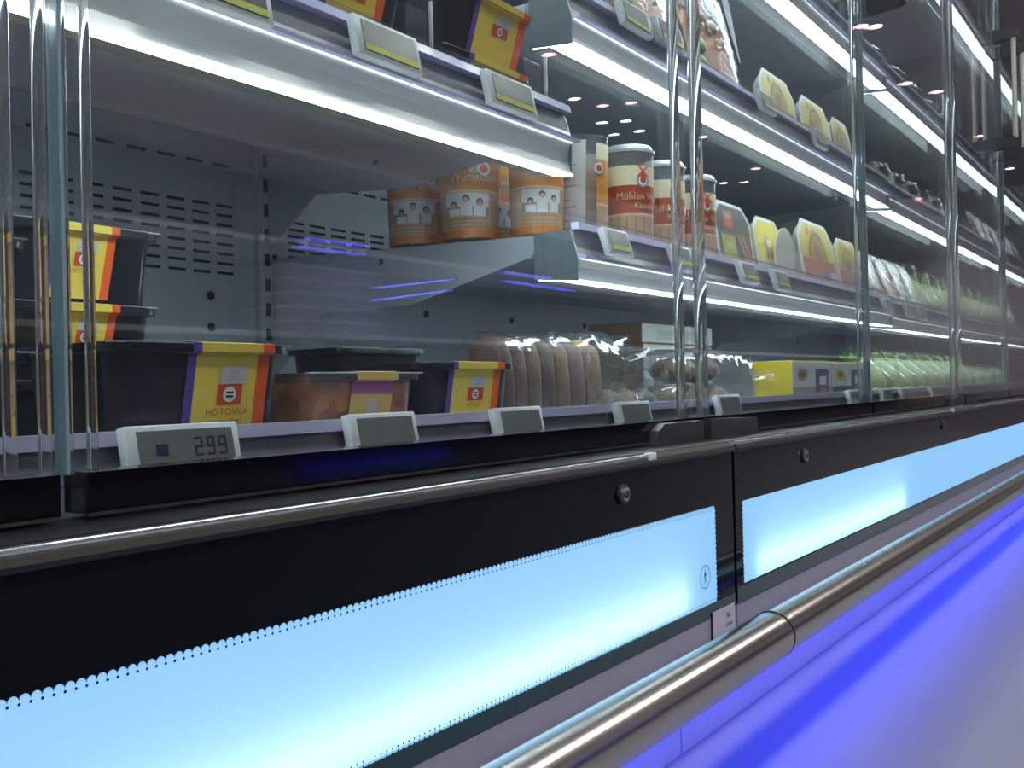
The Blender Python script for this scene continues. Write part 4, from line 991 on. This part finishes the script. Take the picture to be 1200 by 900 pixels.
def bowl(label, x, y, z, r, grp, red=False):
    t = thing('salad_bowl', label, 'salad bowl', (x, y, z), group=grp)
    b = MB(); b.lathe([(r*.55, 0), (r*.62, .003), (r*.9, .045), (r, .055), (r*1.04, .056)], (0, 0, 0), CLEARP, 26, cap1=False); b.build('bowl', t, smooth=True)
    b = MB(); b.lathe([(r*1.05, .0565), (r*.98, .062), (r*.8, .080), (r*.4, .092), (r*.05, .094)], (0, 0, 0), TRAYF, 26, cap0=False); b.build('dome_lid', t, smooth=True)
    b = MB(); rings = [[(r*k*math.cos(2*PI*j/20)*(1 + .15*mnoise.noise(Vector((j*.8, k*4, x*9)))), r*k*math.sin(2*PI*j/20), zz_ + .010*mnoise.noise(Vector((j*1.1, zz_*90, x)))) for j in range(20)] for k, zz_ in ((.55, .006), (.80, .040), (.86, .055), (.6, .072), (.2, .080))]
    b.loft(rings, LEG if not red else SALR); b.build('leaf_salad', t, smooth=True)
for k in range(5):
    bowl('domed clear bowl of leaf salad, %s from the third glass post' % nm5[k], 2.49 + .20*k, .69, z22(.69), .075, 'salad bowls', k in (0, 3))
for k in range(3):
    bowl('domed clear salad bowl above the yellow packs, %s one' % ['nearest', 'middle', 'farthest'][k], 1.70 + .2*k, .69, zsurf(.69, (1, 2)) + .001, .075, 'salad bowls over the yellow packs', k == 1)
for k in range(3):
    flat_pack('salami_pack', 'reddish sliced pack on the third shelf, left of the salad bowls, %s one' % ['nearest', 'middle', 'farthest'][k], 1.16 + .15*k, .64, zsurf(.64, (1, 2)) + .001, .12, .15, .01, SALR, SALW, 18, 'reddish packs high in the second case')
# fourth case: bags and packs seen in a few pixels
z30 = lambda y, k: zsurf(y, (3, k)) + .001
for k in range(6):
    lettuce('bagged lettuce in the case beyond the bar handle, lowest lit shelf, %s along' % nm5[k], 3.93 + .17*k, .70, z30(.70, 0) + .006, .15, .05, (math.radians(-22), 0, 0), 'lettuces in the fourth case')
for k in range(6):
    flat_pack('salami_pack', 'red pack on the second shelf of the fourth case, %s along' % nm5[k], 3.90 + .17*k, .64, z30(.64, 1), .13, .15, .01, SALR, SALW, 18, 'red packs in the fourth case')
for k in range(4):
    lettuce('%s bagged lettuce on the deck of the fourth case' % nm5[k], 3.92 + .17*k, .668, zB + .028, .19, .042, (math.radians(-72), 0, math.radians(-25)), 'lettuces on the deck of the fourth case')

# ================================================================== LIGHT AND THE AISLE OPPOSITE
def spot(px, py, r, warm, label, st):
    v = fwd*F + rgt*(px - 600) - up*(py - 450)
    tt = (3.19 - H)/v.z; q = CAM + v*tt
    p = Vector((q.x, 2*DG - q.y, 3.197))
    t = thing('ceiling_spotlight', label, 'spotlight', p, group='ceiling spotlights')
    b = MB(); b.lathe([(r*1.35, .0), (r*1.35, -.012), (r*1.02, -.016), (r*1.02, -.004)], (0, 0, 0), WHITEP, 20, cap1=False); b.build('trim_ring', t, smooth=True)
    b = MB(); b.lathe([(r, -.006), (r*.98, -.0075)], (0, 0, 0), emat('spot_glow_%s' % warm, {'white': (1, .97, .92), 'pink': (1, .42, .48), 'warm': (1, .86, .66)}[warm], st), 20); b.build('lamp_lens', t)
for k, (a, c, w) in enumerate(((489, 175, 'white'), (490, 188, 'white'), (742, 119, 'white'), (751, 153, 'white'), (721, 157, 'warm'), (707, 143, 'white'), (735, 141, 'warm'), (675, 115, 'warm'), (708, 123, 'pink'), (741, 120, 'pink'), (645, 63, 'pink'), (887, 197, 'pink'), (849, 214, 'warm'), (873, 213, 'warm'), (824, 160, 'pink'), (1010, 30, 'pink'), (1063, 97, 'pink'), (1077, 232, 'pink'), (1118, 248, 'pink'))):
    spot(a, c, .05, w, '%s ceiling spotlight seen only as a glint in the glass' % w, 20)
# spotlights added to brighten the island mirrored in the far doors
for k, x in enumerate((8.0, 10.2, 12.4, 14.6)):
    p = (x, -1.15, 3.197)
    t = thing('ceiling_spotlight', 'added pink tinted spotlight lighting the island across the aisle, %s along the aisle' % ['first', 'second', 'third', 'fourth', 'fifth', 'sixth'][k], 'spotlight', p, group='added spotlights over the island')
    b = MB(); b.lathe([(.07, .0), (.07, -.012), (.052, -.016), (.052, -.004)], (0, 0, 0), WHITEP, 20, cap1=False); b.build('trim_ring', t, smooth=True)
    b = MB(); b.lathe([(.05, -.006), (.049, -.0075)], (0, 0, 0), emat('spot_glow_pink', (1, .42, .48), 20), 20); b.build('lamp_lens', t)
    ld = bpy.data.lights.new('fill_spot', 'SPOT'); ld.energy = 60; ld.color = (1, .92, .95); ld.spot_size = math.radians(95); ld.spot_blend = .6; ld.shadow_soft_size = .05
    lo = bpy.data.objects.new('fill_spot', ld); COL.objects.link(lo); lo.parent = t; lo.location = (0, 0, -.03)
    lo.rotation_euler = Vector((0.2, -.95, -2.2)).to_track_quat('-Z', 'Y').to_euler()
# unseen fill panels, added for ambient light on the floor and case fronts
def fill_panel(x, y, sx, sy, pw, col, label):
    t = thing('fill_light', label, 'fill light', (x, y, 3.2), group='added fill light panels')
    b = MB(); b.box((-sx/2 - .03, -sy/2 - .03, -.03), (sx/2 + .03, sy/2 + .03, 0), WHITEP, .005); b.build('frame', t)
    b = MB(); b.box((-sx/2, -sy/2, -.036), (sx/2, sy/2, -.0305), emat('fill_glow', (1.0, .96, .93), pw)); b.build('diffuser', t)
for y, xs_l in ((-1.1, (-3, -.6, 1.8, 4.2, 6.4)), (-4.8, (-4.2, -1.4, 1.4))):
    for x in xs_l:
        fill_panel(x, y, 1.2, .30, 32.0, None, 'unseen fill light panel added over the %s aisle' % ('near' if y > -3 else 'far'))
# opposite island: shelves with trays, pale edges and blue tubes
MAUVE = mat('gondola_mauve', (.30, .27, .31), .5); DARKB = mat('gondola_dark', (.03, .03, .05), .5); PED = mat('pale_edge', (.90, .89, .93), .4); CRATE = mat('crate_mauve', (.62, .48, .62), .6, var=.2)
L0 = (4.5, -2.0, 0)
t = thing('shelf_island', 'mauve shelf island across the aisle with a blue lit foot', 'shelf island', L0)
b = MB(); b.box((-1.5, -2.9, .12), (12, -2.0, .60), DARKB); b.build('base', t, origin=L0)
b = MB(); b.box((-1.5, -2.5, .60), (12, -2.4, 1.7), MAUVE); b.build('spine', t, origin=L0)
for z in (.62, .98, 1.34):
    b = MB(); b.box((-1.5, -2.399, z), (12, -1.98, z + .022), PED, .004); b.build('shelf_board', t, origin=L0)
b = MB(); b.box((-1.5, -2.85, 0), (12, -2.08, .12), KICK); b.build('plinth', t, origin=L0)
b = MB(); b.box((2.7, -2.045, .100), (3.6, -2.015, .118), BLUE2); b.build('blue_foot_light', t, origin=L0)
def mirror(px, py, yv):
    p = P(px, py, yv); return Vector((p.x, 2*DG - p.y, p.z))
yv = 2*DG + 1.97
a_, b_ = mirror(350, 350, yv), mirror(460, 350, yv)
zlo = mirror(400, 378, yv).z; zhi = mirror(400, 312, yv).z
n_ = 5; zbase = .6435
hh_ = (zhi - zbase)/n_
for k in range(n_):
    t = thing('crate', 'mauve crate with pale rim across the aisle, %s of its stack' % ['lowest', 'second', 'middle', 'fourth', 'topmost'][k], 'crate', ((a_.x + b_.x)/2, -2.14, zbase + hh_*k), group='mauve crates stacked across the aisle')
    W = abs(b_.x - a_.x)
    b = MB(); b.loft([rrect(0, 0, W*.94, .25, .01, 0), rrect(0, 0, W, .27, .01, hh_*.80), rrect(0, 0, W, .27, .01, hh_*.99)], CRATE); b.build('body', t)
    b = MB(); b.box((-W/2 - .002, -.1365, hh_*.80), (W/2 + .002, .1365, hh_*.97), PED); b.build('rim', t)
BTUBE = emat('blue_tube_glow', (.12, .12, 1.0), 7.0)
for k, (pa, pb_) in enumerate((((351, 278), (437, 289)), ((344, 287), (432, 299)), ((436, 338), (535, 327)), ((432, 353), (534, 339.5)), ((587, 317), (650, 327)), ((588, 328), (676, 341)))):
    A, B = mirror(*pa, 2.75), mirror(*pb_, 2.75)
    t = thing('blue_neon_tube', 'blue neon tube over the island, seen only mirrored in the glass doors', 'neon tube', A, group='blue neon tubes')
    b = MB(); b.tube([A - A, B - A], .004, BTUBE, 10); b.build('tube', t, smooth=True)
    for q in (0, 1):
        C_ = (B - A)*q; D_ = (B - A).normalized()*.02*(1 - 2*q)
        b = MB(); b.tube([C_ - D_*.2, C_ + D_], .011, BLACKP, 10); b.build('end_cap', t)
    for q in (.2, .8):
        b = MB(); C_ = A + (B - A)*q; b.tube([C_ + Vector((0, 0, .008)), Vector((C_.x, C_.y, 3.199))], .0015, BLACKP, 6); b.build('hanger', t, origin=A)

w = bpy.data.worlds.new('world'); sc.world = w; w.use_nodes = True
w.node_tree.nodes['Background'].inputs[0].default_value = (.5, .5, .55, 1); w.node_tree.nodes['Background'].inputs[1].default_value = .1
vs_ = sc.view_settings
sc.display_settings.display_device = 'sRGB'
vs_.view_transform = 'Standard'; vs_.look = 'None'; vs_.gamma = 1.0; vs_.use_curve_mapping = False; vs_.exposure = 0.0
cy = sc.cycles
cy.max_bounces = 14; cy.diffuse_bounces = 4; cy.glossy_bounces = 5; cy.transmission_bounces = 8; cy.transparent_max_bounces = 40
cy.sample_clamp_indirect = 6.0; cy.caustics_refractive = False; cy.caustics_reflective = False
cy.use_denoising = True
